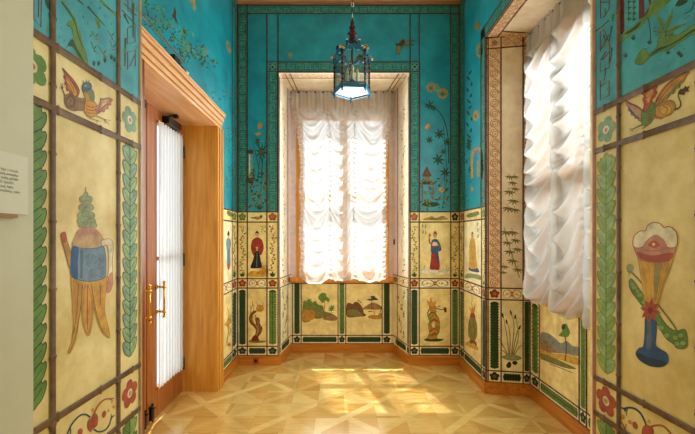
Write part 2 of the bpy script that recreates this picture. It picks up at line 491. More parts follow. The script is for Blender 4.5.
nz = nt.nodes.new('ShaderNodeTexNoise'); nz.inputs['Scale'].default_value = 1.4; nz.inputs['Detail'].default_value = 5
lk(nt, mp.outputs['Vector'], nz.inputs['Vector'])
mx = nt.nodes.new('ShaderNodeMix'); mx.data_type = 'RGBA'; mx.blend_type = 'MULTIPLY'; mx.inputs['Factor'].default_value = .55
r2 = nt.nodes.new('ShaderNodeValToRGB'); r2.color_ramp.elements[0].color = (.74,.66,.54,1); r2.color_ramp.elements[1].color = (1,1,1,1)
r2.color_ramp.elements[0].position = .3; r2.color_ramp.elements[1].position = .6
lk(nt, nz.outputs['Fac'], r2.inputs['Fac'])
lk(nt, rp.outputs['Color'], mx.inputs[6]); lk(nt, r2.outputs['Color'], mx.inputs[7]); lk(nt, mx.outputs[2], bs.inputs['Base Color'])
mr = nt.nodes.new('ShaderNodeMapRange'); mr.inputs['To Min'].default_value = .14; mr.inputs['To Max'].default_value = .27
lk(nt, ge.outputs['Random Per Island'], mr.inputs['Value']); lk(nt, mr.outputs['Result'], bs.inputs['Roughness'])
bs.inputs['Specular IOR Level'].default_value = 0.5; bs.inputs['Coat Weight'].default_value = 1.0; bs.inputs['Coat IOR'].default_value = 1.6; bs.inputs['Coat Roughness'].default_value = .13
lk(nt, bs.outputs[0], out.inputs['Surface']); M_FLOOR = m
M_STRIP = m.copy(); M_STRIP.name = 'parquet_strip'
r_ = [n_ for n_ in M_STRIP.node_tree.nodes if n_.bl_idname == 'ShaderNodeValToRGB' and len(n_.color_ramp.elements) > 2][0].color_ramp
for e_, c_ in zip(r_.elements, ((212,172,98),(220,182,108),(226,190,114),(230,196,122),(236,204,132))): e_.color = rgb(c_)
b = MB(); h = .2535; s_ = .034 * math.sqrt(2); g = .0006
def fpoly(pts, cx, cy, mt=None):
    mx_ = sum(p[0] for p in pts)/len(pts); my_ = sum(p[1] for p in pts)/len(pts)
    q = []
    for x, y in pts:
        d = math.hypot(x-mx_, y-my_); k = 1 - g/max(d, .01)
        q.append((cx + mx_ + (x-mx_)*k, cy + my_ + (y-my_)*k, 0))
    a = sum(q[i][0]*q[(i+1)%len(q)][1]-q[(i+1)%len(q)][0]*q[i][1] for i in range(len(q)))
    b.add(q, [tuple(range(len(q))) if a > 0 else tuple(range(len(q)))[::-1]], mt or M_FLOOR)
for i in range(-6, 3):
    for j in range(-12, 5):
        cx, cy = 1.058 + i*.507, 3.125 + j*.507
        if not (-1.9 < cx < 2.2 and -2.9 < cy < 5.3): continue
        c_ = .017; t8 = [(s_+c_,c_),(h,c_),(h,h-s_)]; ray = [(s_,0),(s_+c_,c_),(h,c_),(h,-c_),(s_+c_,-c_)]
        for sx in (1,-1): fpoly([(x*sx,y) for x, y in ray], cx, cy); fpoly([(y,x*sx) for x, y in ray], cx, cy)
        for sx in (1,-1):
            for sy in (1,-1):
                fpoly([(x*sx, y*sy) for x, y in t8], cx, cy); fpoly([(y*sx, x*sy) for x, y in t8], cx, cy)
        fpoly([(h,h),(h,h-s_),(-h+s_,-h),(-h,-h),(-h,-h+s_),(h-s_,h)], cx, cy, M_STRIP)
        d2 = [(s_,0),(h,-h+s_),(h,-h),(h-s_,-h),(0,-s_)]
        fpoly(d2, cx, cy, M_STRIP); fpoly([(-x,-y) for x, y in d2], cx, cy, M_STRIP)
b.box((XO0-.1,YO0-.1,-.1),(XO1+.1,YO1,-.0015), paint('floor_joint', (120,76,28), var=.1))
structure(b.build('floor', fix=False), 'honey coloured parquet floor laid in diagonal star pattern')

# ---- skirtings and cornice
def sweep(mb, path, th, z0, z1, mat, side=1):
    """a board of thickness th along a plan path, mitred at its corners"""
    P = [Vector(p) for p in path]; off = []
    n = len(P)
    def nr(a, c): d = (c - a).normalized(); return Vector((d.y, -d.x)) * side
    for i in range(n):
        if i == 0: o = nr(P[0], P[1]) * th
        elif i == n-1: o = nr(P[-2], P[-1]) * th
        else:
            n1, n2 = nr(P[i-1], P[i]), nr(P[i], P[i+1]); m_ = (n1 + n2); o = m_ * (th / max(.2, (1 + n1.dot(n2))))
        off.append(P[i] + o)
    for i in range(n-1):
        a, c, d, e = P[i], P[i+1], off[i+1], off[i]
        q = [(a.x,a.y),(c.x,c.y),(d.x,d.y),(e.x,e.y)]
        mb.hexa([(x,y,z0) for x,y in q], [(x,y,z1) for x,y in q], mat)
def skirting(name, path, mat):
    mb = MB(); sweep(mb, path, .018, 0.0, .098, mat); sweep(mb, path, .012, .098, .112, mat)
    return structure(mb.build(name))
skirting('baseboard_left', [(XL,DY1+.13),(XL,YB)], W_BASEY)
skirting('baseboard_back', [(XL,YB),(BRL[0],YB),(BRL[1],YW),(BRR[1],YW),(BRR[0],YB),(XR,YB)], W_BASE)
skirting('baseboard_right', [(XR,YB),(XR,RY1),(RW,RYw1),(RW,RYw0),(XR,RY0),(XR,YF)], W_BASEY)
mb = MB(); pth = [(XL,YF),(XL,YB),(XR,YB),(XR,YF)]
M_CPINK = paint('cornice_pink', (206,160,124), var=.08)
sweep(mb, pth, .02, ZC, ZC+.025, W_CORN); sweep(mb, pth, .05, ZC+.025, ZC+.06, M_CPINK); sweep(mb, pth, .075, ZC+.06, ZC+.085, W_CORN)
sweep(mb, pth, .11, ZC+.085, ZC+.15, M_CPINK); sweep(mb, pth, .14, ZC+.15, ZTOP, W_CORN)
structure(mb.build('trim_1'), 'stepped cornice under the ceiling')

# ---- windows
def window(name, F, u0, u1, label):
    """casement with centre mullion and transom; F is the wall's inner face"""
    def bx(mb, ua, ub, va, vb, na, nb, mat):
        c = [F.P(ua,va,na),F.P(ub,va,na),F.P(ub,va,nb),F.P(ua,va,nb)]; d = [F.P(ua,vb,na),F.P(ub,vb,na),F.P(ub,vb,nb),F.P(ua,vb,nb)]
        mb.hexa(c, d, mat)
    f = MB(); w = .055
    bx(f,u0,u0+w,WZ0,WZ1,-.10,.004,W_WIN); bx(f,u1-w,u1,WZ0,WZ1,-.10,.004,W_WIN)
    bx(f,u0+w,u1-w,3.06,WZ1,-.10,.0,W_WIN); bx(f,u0+w,u1-w,WZ0,WZ0+.06,-.10,.0,W_WIN)
    um = (u0+u1)/2 + .01
    bx(f,u0+w,u1-w,1.992,2.038,-.095,-.02,W_WIN); bx(f,um-.024,um+.024,WZ0+.06,3.06,-.095,-.02,W_WIN)
    root = structure(f.build(name), label)
    for a, c in ((u0+w,um-.024),(um+.024,u1-w)):
        for z0, z1 in ((WZ0+.06,1.992),(2.038,3.06)):
            s = MB(); q = .026
            bx(s,a,a+q,z0,z1,-.085,-.03,W_WIN); bx(s,c-q,c,z0,z1,-.085,-.03,W_WIN)
            bx(s,a+q,c-q,z0,z0+q,-.085,-.03,W_WIN); bx(s,a+q,c-q,z1-q,z1,-.085,-.03,W_WIN)
            so = s.build('casement', root)
            p = MB(); p.add([F.P(a+q,z0+q,-.06),F.P(c-q,z0+q,-.06),F.P(c-q,z1-q,-.06),F.P(a+q,z1-q,-.06)],[(0,1,2,3)],GLASS); p.build('pane', so, fix=False)
    s = MB(); bx(s,u0-.07,u1+.055,.925,.978,-.02,.055,W_WIN); bx(s,u0-.05,u1+.035,.908,.925,-.001,.035,W_WIN)
    s.build('window_sill', root, bevel=.004)
    return root
window('window_1', F_BW, WSX0, WSX1, 'far window with orange wooden frame behind the white blind')
window('window_2', F_RW, WSY0, WSY1, 'side window in the right recess behind its white blind')

# ---- the doorway on the left
door = structure(empty('door_1', (XL, (DY0+DY1)/2, 0)), 'double wooden glazed door set in a deep wooden doorway on the left')
DP = []
mb = MB()
mb.box((DX-.05,DY1-.004,0),(XL+.002,DY1+.02,DZ+.02),W_DOOR); mb.box((DX-.05,DY0-.02,0),(XL+.002,DY0+.004,DZ+.02),W_DOOR)
DP.append(mb.build('door_jamb', door))
mb = MB(); mb.box((DX-.05,DY0+.004,DZ-.001),(XL+.002,DY1-.004,DZ+.02),W_DOORY); DP.append(mb.build('door_soffit', door))
mb = MB()
W_CASD = wood('wood_casing_dark', (96,36,18), (128,56,28), axis='Z')  # inner band of the near stile is darker red-brown than the other bands
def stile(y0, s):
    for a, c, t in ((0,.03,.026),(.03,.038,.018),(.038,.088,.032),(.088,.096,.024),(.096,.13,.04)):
        mb.box((XL-.002, y0+s*a, 0),(XL+t, y0+s*c, DZ+.0),W_CASD if s < 0 and a < .03 else W_DOOR)
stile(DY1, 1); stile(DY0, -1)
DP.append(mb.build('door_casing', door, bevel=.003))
mb = MB()
for z0, z1, t in ((0,.026,.022),(.026,.033,.004),(.033,.066,.03),(.066,.073,.008),(.073,.110,.044),(.110,.117,.014),(.117,.138,.058),(.138,.15,.066)):
    mb.box((XL-.002, DY0-.13, DZ+z0),(XL+t, DY1+.13, DZ+z1),W_DOORY)
DP.append(mb.build('door_header', door, bevel=.003))

PG = []
def cloth_pleats(y0, y1, z0, z1, x, n, amp, mat):
    mb = MB(); nu, nv = n*8, 12; vs = []; PG.clear()
    for j in range(nv+1):
        for i in range(nu+1):
            u = i/nu; k = 2*PI*n*u
            a = amp*(1+.35*math.sin(7*u+1.3))
            PG.append(.5-.5*math.sin(k + .5*math.sin(3*u*PI+j*.12)))
            pinch = 1 - .12*math.sin(PI*j/nv)
            ed = min(1, 8*min(u,1-u)+.15)
            vs.append((x + ed*a*math.sin(k + .5*math.sin(3*u*PI+j*.12)), y0+(y1-y0)*u, z0+(z1-z0)*j/nv))
    mb.add(vs, [(j*(nu+1)+i, j*(nu+1)+i+1, (j+1)*(nu+1)+i+1, (j+1)*(nu+1)+i) for j in range(nv) for i in range(nu)], mat, True)
    return mb
def door_leaf(ya, yb, meet_low):
    """ya..yb; meet_low: the meeting stile is at ya"""
    x0, x1 = DX-.042, DX
    mst, hst = .16, .075
    g0, g1 = (ya+mst, yb-hst) if meet_low else (ya+hst, yb-mst)
    mb = MB()
    mb.box((x0,ya,.008),(x1,g0,DZ-.01),W_LEAF); mb.box((x0,g1,.008),(x1,yb,DZ-.01),W_LEAF)
    mb.box((x0,g0,.008),(x1,g1,.245),W_LEAF); mb.box((x0,g0,2.455),(x1,g1,DZ-.01),W_LEAF)
    mb.box((x0+.01,g0,1.30),(x1-.012,g1,1.335),W_LEAF)
    lf = mb.build('door_leaf', door, bevel=.003); DP.append(lf)
    p = MB(); p.add([(x0+.02,g0,.245),(x0+.02,g1,.245),(x0+.02,g1,2.455),(x0+.02,g0,2.455)],[(0,1,2,3)],GLASS); p.build('glass_pane', lf, fix=False)
    c0, c1 = (g0-.012, yb-.03) if meet_low else (ya+.03, g1+.012)
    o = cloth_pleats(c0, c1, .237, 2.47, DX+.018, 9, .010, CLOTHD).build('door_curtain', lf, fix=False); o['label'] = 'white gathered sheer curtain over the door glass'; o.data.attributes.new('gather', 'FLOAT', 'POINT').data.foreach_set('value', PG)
    r = MB()
    for z in (.243, 2.465): r.tube([(DX+.016,c0-.01,z),(DX+.016,c1+.01,z)], .005, BRASS, 8)
    r.build('curtain_rod', lf)
    hy = ya + .149 if meet_low else yb - .075
    hh = MB()
    for z in (1.0+.005, .8):
        zz = z + .08
        hh.lathe((DX+.001,hy,zz),[(.02,0),(.02,.006),(.009,.010),(.008,.028),(.011,.034),(.008,.040),(.008,.062)],BRASS,12,'X')
        hh.ball((DX+.065,hy,zz),.016,BRASS)
    hh.tube([(DX+.065,hy,.845),(DX+.065,hy,1.12)],.0085,BRASS,10)
    hh.ball((DX+.065,hy,.842),.013,BRASS); hh.ball((DX+.065,hy,1.123),.013,BRASS)
    o = hh.build('pull_handle', lf); o['label'] = 'polished brass pull bar on the door stile'
    fb = MB(); yy = (ya+.05) if meet_low else (yb-.05)
    fb.box((DX,yy-.022,.03),(DX+.022,yy+.022,.13),BLACKM); fb.tube([(DX+.018,yy,.012),(DX+.018,yy,.16)],.009,STEEL,8); fb.box((DX,yy-.03,.13),(DX+.05,yy-.012,.142),STEEL)
    fb.build('foot_bolt', lf, bevel=.002)
    for z in (.28, 1.28, 2.32):
        q = MB(); ye = yb-.003 if meet_low else ya+.003
        q.tube([(DX+.012,ye,z-.05),(DX+.012,ye,z+.05)],.009,STEEL,8); q.ball((DX+.012,ye,z+.054),.009,STEEL); q.ball((DX+.012,ye,z-.054),.009,STEEL)
        q.build('hinge', lf)
    return lf
YM = 2.962
door_leaf(YM+.006, DY1-.006, True); door_leaf(DY0+.006, YM-.006, False)
for yy in (3.33, 2.72):
    q = MB()
    q.box((DX+.001,yy-.12,2.475),(DX+.062,yy+.12,2.535),BLACKM)
    q.tube([(DX+.035,yy-.06,2.535),(DX+.035,yy-.06,2.556)],.014,STEEL,10)
    q.tube([(DX+.035,yy-.06,2.556),(DX+.075,yy-.02,2.562)],.008,BLACKM,6)
    q.box((DX+.055,yy-.04,2.552),(DX+.095,yy+.0,2.578),BLACKM); q.box((DX+.0622,yy-.10,2.50),(DX+.064,yy+.10,2.522),STEEL)
    o = q.build('door_closer', door, bevel=.004); o['label'] = 'black hydraulic door closer under the soffit'; DP.append(o)
for o in DP: o.location = -door.location
# ================================================================== PAINTED DECORATION
M_PALEB = paint('band_pale_pink', (234,216,200), var=.06)
ZR = [.112, .22, .902, 1.012, 1.675, 1.795]
def field(F, u0, v0, u1, v1, mat, parent, name='painted_field', label=None, n=0.0006):
    mb = MB(); q = [F.P(u0,v0,n),F.P(u1,v0,n),F.P(u1,v1,n),F.P(u0,v1,n)]
    f = (0,1,2,3) if (q[1]-q[0]).cross(q[2]-q[0]).dot(F.N) > 0 else (3,2,1,0)
    mb.add(q, [f], mat); o = mb.build(name, parent, fix=False)
    if label: o['label'] = label
    return o
def leaf_band(F, u0, v0, u1, v1, par, g='green', bg=None):
    a = Art(F); a.rect(u0,v0,u1,v1,bg or M_PALE)
    w, h = u1-u0, v1-v0; vert = h > w
    W, H = (w, h) if vert else (h, w)
    m_, e = W*.22, W*.24
    n = max(4, int((H-2*e)/(W*.22))); L, R = [], []
    d = (H-2*e)/n; tooth = W*.09
    for i in range(n):
        t = e + i*d
        L += [(m_, t), (m_-tooth, t+d*.6), (m_, t+d*.75)]; R += [(W-m_, t), (W-m_+tooth, t+d*.6), (W-m_, t+d*.75)]
    L.append((m_, H-e)); R.append((W-m_, H-e))
    pts = L + [(W/2, H-e*.62)] + R[::-1] + [(W/2, e*.62)]
    mp_ = (lambda p: (u0+p[0], v0+p[1])) if vert else (lambda p: (u0+p[1], v0+p[0]))
    a.poly([mp_(p) for p in pts], 'green_deep' if g == 'green_dark' else 'green_dark')
    q = [(m_*1.25 + (p[0]-m_)*.75 if p[0] < W/2 else W-m_*1.25-(W-m_-p[0])*.75, e + (p[1]-e)*.97 + .01*H*0) for p in pts]
    a.poly([mp_(p) for p in q], g)
    a.stroke([mp_((W/2, e)), mp_((W/2, H-e))], W*.05, 'green_deep', raw=True)
    for i in range(0, n, 2):
        t = e + i*d
        a.stroke([mp_((W/2, t)), mp_((m_+.02*W, t+d*1.1))], W*.025, 'green_deep', raw=True)
        a.stroke([mp_((W/2, t)), mp_((W-m_-.02*W, t+d*1.1))], W*.025, 'green_deep', raw=True)
    return a.done('leaf_band', par)
def flower_tile(F, u0, v0, u1, v1, par, petal='red', hearts=('ochre','red_deep'), bg=None):
    a = Art(F); a.rect(u0,v0,u1,v1,bg or M_CREAM)
    a.flower((u0+u1)/2,(v0+v1)/2,.40*(u1-u0),petal,hearts,ry=.40*(v1-v0))
    return a.done('flower_tile', par)
def scroll_tile(F, u0, v0, u1, v1, par, bg=None, c1='red_deep', c2='navy'):
    a = Art(F); a.rect(u0,v0,u1,v1,bg or M_CREAM)
    w, h = u1-u0, v1-v0; a.xf = lambda x, y: (u0+x*w, v0+y*h)
    for mx_ in (0, 1):
        X = (lambda x: 1-x) if mx_ else (lambda x: x)
        a.stroke([(X(.5),.5),(X(.36),.84),(X(.18),.8),(X(.09),.55),(X(.16),.36),(X(.25),.5)], .045, c1, .02)
        a.stroke([(X(.5),.5),(X(.36),.16),(X(.18),.2),(X(.06),.42)], .04, c2 if mx_ else c1, .02)
        a.ell(X(.27),.5,.035,.10,'orange'); a.ell(X(.36),.5,.022,.07,'ochre_deep'); a.ell(X(.04),.8,.018,.06,'ochre_deep')
    a.ell(.5,.5,.055,.22,'brick'); a.ell(.5,.5,.025,.1,'ochre')
    return a.done('scroll_tile', par)
def vine_strip(F, u0, v0, u1, v1, par, bg=None, seed=1, cols=('green','green_dark','olive','ochre_deep','brown'), fruit=True):
    r = random.Random(seed); a = Art(F); a.rect(u0,v0,u1,v1,bg or M_CREAM)
    w, h = u1-u0, v1-v0; c = (u0+u1)/2
    pts = [(c + .16*w*math.sin(i*1.9+seed), v0 + h*(.05+.9*i/9)) for i in range(10)]
    a.stroke(pts, w*.05, 'olive', w*.03)
    n = int(h/ .028)
    for i in range(n):
        v = v0 + h*(.06 + .88*i/n); s = 1 if i % 2 else -1
        x = c + .16*w*math.sin((v-v0)/h*17+seed)
        L_ = w*(.2+.14*r.random()); t = r.uniform(.1,1.2)
        a.leaf(x, v, x+s*L_*math.cos(t)*1.0, v+L_*math.sin(t)*.8, w*.14, r.choice(cols))
        if fruit and i % 5 == 2: a.ell(x-s*w*.18, v+.006, w*.09, w*.09, r.choice(('orange','brick','ochre','red')), n=8)
    # a pot-like tuft at the foot
    for k in (-1,0,1): a.leaf(c, v0+.02, c+k*w*.26, v0+.02+w*(.5-.12*abs(k)), w*.2, 'green_dark')
    return a.done('vine_strip', par)
def fret_band(F, u0, v0, u1, v1, par, bg=None, ln=None, key=True, pale=None):
    a = Art(F); a.rect(u0,v0,u1,v1,bg or M_BAND); ln = ln or 'ink_green'
    w, h = u1-u0, v1-v0; vert = h > w
    W, H = (w, h) if vert else (h, w)
    mp_ = (lambda x, y: (u0+x, v0+y)) if vert else (lambda x, y: (u0+y, v0+x))
    a.xf = mp_
    if key:
        a.stroke([(W*.06,0),(W*.06,H)], W*.05, ln, raw=True); a.stroke([(W*.94,0),(W*.94,H)], W*.05, ln, raw=True)
        n = max(1, round(H/(W*.95))); d = H/n
        for i in range(n):
            y = i*d; f = (lambda x: x) if i % 2 else (lambda x: 1-x)
            K = [(f(.2),0),(f(.2),.86),(f(.8),.86),(f(.8),.3),(f(.45),.3),(f(.45),.6),(f(.62),.6)]
            a.stroke([(x*W, y+yy*d) for x, yy in K], W*.058, ln, raw=True)
            a.stroke([(f(.2)*W,y+.02*d),(f(.8)*W,y+.02*d),(f(.8)*W,y+.12*d)], W*.058, ln, raw=True)
    else:                                     # running spiral
        n = max(1, round(H/(W*.80))); d = H/n
        for i in range(n):
            y = i*d + d/2; sp = []
            for k in range(26):
                t = k/25*4.2*PI; rr = .40*(1 - k/30)
                sp.append((W*(.5+rr*math.cos(t)), y + d*.5*(rr/.40)*math.sin(t)*.98))
            a.stroke(sp, W*.058, ln, raw=True)
            a.stroke([(W*.9, y), (W*.5, y+d*.62), (W*.1, y+d)], W*.05, ln)
        a.stroke([(W*.04,0),(W*.04,H)], W*.05, ln, raw=True); a.stroke([(W*.96,0),(W*.96,H)], W*.05, ln, raw=True)
    return a.done('fret_band', par)
def rods(F, par, us, vs, u_rng, v_rng, w=.013, mat=None):
    """one lattice of thin dark bamboo lines"""
    mb = MB()
    for u in us: pole(F, (u, v_rng[0]), (u, v_rng[1]), w, mat or M_LINE, mb, h=.3, node=.11, base=.0036)
    for v in vs: pole(F, (u_rng[0], v), (u_rng[1], v), w, mat or M_LINE, mb, h=.3, node=.11, base=.0038)
    return mb.build('bamboo_lattice', par, fix=False)
def panel_cells(F, cols, par, seed, bg=None, red='red', leafg=('green_dark','green','green_dark'), small=True, vines=True):
    """one dado bay: narrow strip, figure panel, narrow strip, in the six rows of the scheme"""
    u0, u1, u2, u3 = sorted(cols)
    for i, (a, c) in enumerate(((u0,u1),(u2,u3))):
        flower_tile(F,a,ZR[0],c,ZR[1],par,'ink_green',('olive','ink_green'),bg=M_PALE)
        leaf_band(F,a,ZR[1],c,ZR[2],par,leafg[0 if i == 0 else 1])
        flower_tile(F,a,ZR[2],c,ZR[3],par,red)
        if vines: vine_strip(F,a,ZR[3],c,ZR[4],par,seed=seed+i)
        flower_tile(F,a,ZR[4],c,ZR[5],par,('green' if i == 0 else 'brick') if seed % 2 else ('brick' if i == 0 else 'ink_green'),('ochre','green_dark'))
    leaf_band(F,u1,ZR[0],u2,ZR[1],par,'green_dark')
    scroll_tile(F,u1,ZR[2],u2,ZR[3],par,bg=M_PALE)
def plant(a, x, y, h, n, mat, lw, spread=.5, sw=None):
    """bamboo spray: a stem with pointed leaves"""
    r = random.Random(int(abs(x*97+y*31+h*13)) + n)
    pts = [(x + spread*h*.25*math.sin(t*2.2), y + h*t) for t in (0,.25,.5,.75,1)]
    a.stroke(pts, sw or lw*.35, mat, (sw or lw*.35)*.6)
    for i in range(n):
        t = .15 + .85*i/n; px_, py_ = x + spread*h*.25*math.sin(t*2.2), y + h*t
        for k in range(3):
            an = r.uniform(-.6, 3.7)
            L_ = lw*r.uniform(2.2, 3.6)
            a.leaf(px_, py_, px_ + L_*math.cos(an), py_ + L_*math.sin(an)*(1 if h > 0 else 1), lw*.8, mat)

# ---------------------------------------------------------------- far wall, both bays
for cols, seed in (((XL+.004,-1.097,-.867,-.737),1), ((.804,.916,1.285,XR-.004),4)):
    u0,u1,u2,u3 = cols
    panel_cells(F_BACK, cols, wall_back, seed)
    rods(F_BACK, wall_back, (u0+.006,u1,u2,u3), ZR, (u0,u3), (ZR[0],ZC-.11))
# turquoise ground and fret borders
field(F_BACK, XL, ZR[5], BRL[0], ZC, M_TURQ, wall_back, 'turquoise_field'); field(F_BACK, BRR[0], ZR[5], XR, ZC, M_TURQ, wall_back, 'turquoise_field'); field(F_BACK, BRL[0], ZH, BRR[0], ZC, M_TURQ, wall_back, 'turquoise_field')
fret_band(F_BACK, XL+.012, ZR[5], -1.097, ZC-.11, wall_back); fret_band(F_BACK, 1.285, ZR[5], XR-.012, ZC-.11, wall_back)
fret_band(F_BACK, XL+.012, ZC-.11, XR-.012, ZC-.015, wall_back)
fret_band(F_BACK, -.862, ZR[5], -.742, ZH+.005, wall_back); fret_band(F_BACK, .81, ZR[5], .918, ZH+.005, wall_back)
fret_band(F_BACK, -.742, ZH+.018, .81, ZH+.125, wall_back)
a = Art(F_BACK)
for x0, x1 in ((-.862,-.742),(.81,.918)):
    a.rect(x0,ZH+.018,x1,ZH+.125,M_BAND)
    a.stroke([(x0+.02,ZH+.035),(x1-.02,ZH+.108)],.012,'ink_green',raw=True); a.stroke([(x0+.02,ZH+.108),(x1-.02,ZH+.035)],.012,'ink_green',raw=True)
    a.ell((x0+x1)/2,ZH+.07,.03,.03,'teal_band_pale'); a.ell((x0+x1)/2,ZH+.07,.014,.014,'ink_green')
a.done('corner_rosette', wall_back)
mb = MB()
for p, q in (((-.866,ZR[5]),(-.866,ZH+.13)),((.922,ZR[5]),(.922,ZH+.13)),((-.866,ZH+.13),(.922,ZH+.13)),((-.866,ZH+.014),(.922,ZH+.014)),((-.74,ZR[5]),(-.74,ZH+.13)),((.808,ZR[5]),(.808,ZH+.13)),
             ((XL+.006,ZC-.112),(XR-.006,ZC-.112)),((XL+.006,ZC-.012),(XR-.006,ZC-.012)),((XL+.006,ZR[5]),(XL+.006,ZC)),((XR-.006,ZR[5]),(XR-.006,ZC)),((-1.097,ZC-.11),(-1.097,ZC)),((1.285,ZC-.11),(1.285,ZC))):
    pole(F_BACK, p, q, .011, M_LINE, mb, h=.3, node=.11, base=.0036)
mb.build('border_line', wall_back, fix=False)
def BG(u0,v0,u1,v1,mat,F=F_BACK,par=None,label=None): return field(F,u0,v0,u1,v1,mat,par or wall_back,'painted_panel',label)

# upper scene, left bay (lantern post and bamboo)
a = Art(F_BACK,'px',(230,130,5.1))
a.blob([(90,110),(105,98),(120,108),(112,122),(98,120)],'brown_dark'); a.poly([(95,122),(117,122),(119,232),(93,232)],'teal_band_pale'); a.poly([(97,124),(103,124),(103,230),(97,230)],'cream_pale')
a.blob([(86,240),(106,230),(126,240),(118,258),(122,270),(96,272),(92,256)],'brown_dark'); a.poly([(97,233),(116,233),(120,243),(93,243)],'sage')
for x, y, s in ((160,110,1.0),(140,60,.6)):
    for an in (.2,.9,1.7,2.6,3.3,4.1,4.9,5.6): a.leaf(x,y,x+34*s*math.cos(an),y+48*s*math.sin(an),9*s,'green_dark')
    a.ell(x,y,9*s,9*s,'brown')
a.stroke([(128,400),(150,330),(165,240),(160,120)],2.5,'green_dark'); a.stroke([(100,330),(140,325),(186,335)],3,'olive')
r = random.Random(3)
for i in range(95):
    x, y = r.uniform(95,185), r.uniform(205,395); an = r.uniform(0,6.28); l = r.uniform(12,26)
    a.leaf(x,y,x+l*math.cos(an),y+l*math.sin(an),8,r.choice(('green_dark','green','olive','brown')))
a.blob([(140,28),(126,20),(132,10),(141,17),(152,8),(158,20)],'ochre_deep')
for q_ in ([(150,200),(128,110),(112,40)],[(160,230),(170,130),(178,60)],[(158,160),(176,120),(182,40)],[(140,260),(150,160),(146,70)],[(104,300),(116,240),(126,170)]): a.stroke(q_,5,'green_dark',1)
for k in range(5): a.leaf(150,408,130+k*12,368+abs(k-2)*8,6,'green_dark')
a.done('garden_scene', wall_back, 'turquoise scene of a lantern post among bamboo leaves, left of the far window')
a = Art(F_BACK,'px',(220,0,3.1)); a.blob([(213,172),(216,162),(223,166),(224,176),(217,178)],'gold'); a.blob([(116,392),(122,380),(132,384),(130,395),(120,400)],'ochre_deep')
a.done('painted_butterfly', wall_back)
a = Art(F_BACK,'px',(380,0,2.41))
a.blob([(38,108),(48,104),(56,100),(84,98),(70,104),(82,108),(60,110),(50,118),(46,132),(38,124),(42,114)],'olive',line='brown_dark',w=1.4)
a.blob([(50,112),(46,104),(56,94),(60,104)],'brown_dark'); a.leaf(48,110,36,104,6,'brown_dark')
a.done('painted_bird', wall_back, 'flying swallow right of the lantern')
# upper scene, right bay (rings, bamboo, pavilion)
a = Art(F_BACK,'px',(410,60,6.2))
for x, y, rx, ry in ((130,170,28,30),(203,208,32,32)): 
    a.ell(x,y,rx,ry,'ochre_deep',n=18); a.ell(x,y,rx*.74,ry*.74,'gold',n=16); a.ell(x-2,y+3,rx*.42,ry*.42,'teal_band',n=12)
a.ell(165,183,18,18,'teal_band_pale'); a.stroke([(150,165),(165,150),(182,172)],5,'ochre_deep')
for x, y, s in ((122,280,1),(150,300,.6)):
    for an in (.3,1.2,1.9,2.7,3.4,4.6,5.4): a.leaf(x,y,x+40*s*math.cos(an),y+34*s*math.sin(an),10*s,'green_dark')
a.stroke([(130,285),(180,320),(215,385),(235,480),(240,640)],5,'green_dark',7)
a.blob([(92,425),(104,400),(120,395),(122,415),(108,432)],'ochre_deep')
a.done('bamboo_scene', wall_back, 'turquoise scene of gold rings above a bending bamboo stem')
a = Art(F_BACK,'px',(410,130,5.1))
a.blob([(62,236),(72,210),(86,185),(98,210),(110,234),(88,238)],'brown'); a.poly([(76,238),(100,238),(100,262),(76,262)],'olive'); a.blob([(48,274),(70,262),(110,262),(130,272),(110,278),(68,278)],'brown_dark')
for x in (60,114): a.poly([(x,276),(x+6,276),(x+6,352),(x,352)],'brown')
a.poly([(50,350),(196,350),(196,356),(50,356)],'olive'); a.blob([(60,378),(90,364),(140,372),(150,384),(110,392),(70,388)],'green_dark')
for x, y, s in ((145,150,1),(180,215,.9),(150,20,.9),(190,60,.7),(100,50,.7),(170,110,.5)):
    for an in (.1,.9,1.7,2.5,3.4,4.4,5.3): a.leaf(x,y,x+36*s*math.cos(an),y+34*s*math.sin(an),10*s,'green_dark')
a.flower(162,305,14,'orange',('red',)); 
r = random.Random(5)
for i in range(90):
    x, y = r.uniform(60,198), r.uniform(240,400); an = r.uniform(0,6.28); l = r.uniform(10,22)
    a.leaf(x,y,x+l*math.cos(an),y+l*math.sin(an),7,r.choice(('green_dark','green','olive','brown_dark')))
a.stroke([(165,400),(185,260),(182,120),(170,-20)],3,'green_dark')
a.done('pavilion_scene', wall_back, 'turquoise scene of a small garden pavilion and bamboo leaves, right of the far window')

# dado panels of the far wall
UL, UR = (-1.097,-.867), (.916,1.285)
p = BG(UL[0],ZR[4],UL[1],ZR[5],M_CREAM)
a = Art(F_BACK,'px',(230,205,9.64)); a.blob([(196,116),(225,120),(250,112),(285,112),(300,95),(312,110),(300,132),(262,142),(240,132),(215,130)],'brown'); a.blob([(250,118),(290,118),(295,132),(255,136)],'ochre_deep'); a.ell(298,108,8,8,'ink_green')
a.done('painted_duck', p, 'small brown duck above the man in the red robe')
p = BG(UR[0],ZR[4],UR[1],ZR[5],M_CREAM)
a = Art(F_BACK,'px',(405,205,4.82)); a.blob([(88,66),(110,60),(130,54),(150,62),(180,52),(200,62),(205,70),(150,74),(95,73)],'ochre_deep'); a.blob([(120,62),(150,64),(170,62),(160,70),(125,70)],'olive'); a.done('painted_creature', p)
p = BG(UL[0],ZR[3],UL[1],ZR[4],M_CREAM)
a = Art(F_BACK,'px',(236,215,5.78))
a.blob([(74,332),(100,322),(130,326),(150,300),(178,290),(179,352),(74,354)],'ochre'); a.blob([(120,330),(145,322),(176,318),(176,336),(130,344)],'ochre_deep'); a.stroke([(150,272),(158,300),(150,330)],3,'olive')
a.blob([(108,136),(122,130),(136,134),(152,150),(159,186),(154,212),(142,232),(132,214),(122,196),(112,214),(104,234),(94,218),(87,188),(94,150)],'red',line='maroon',w=2)
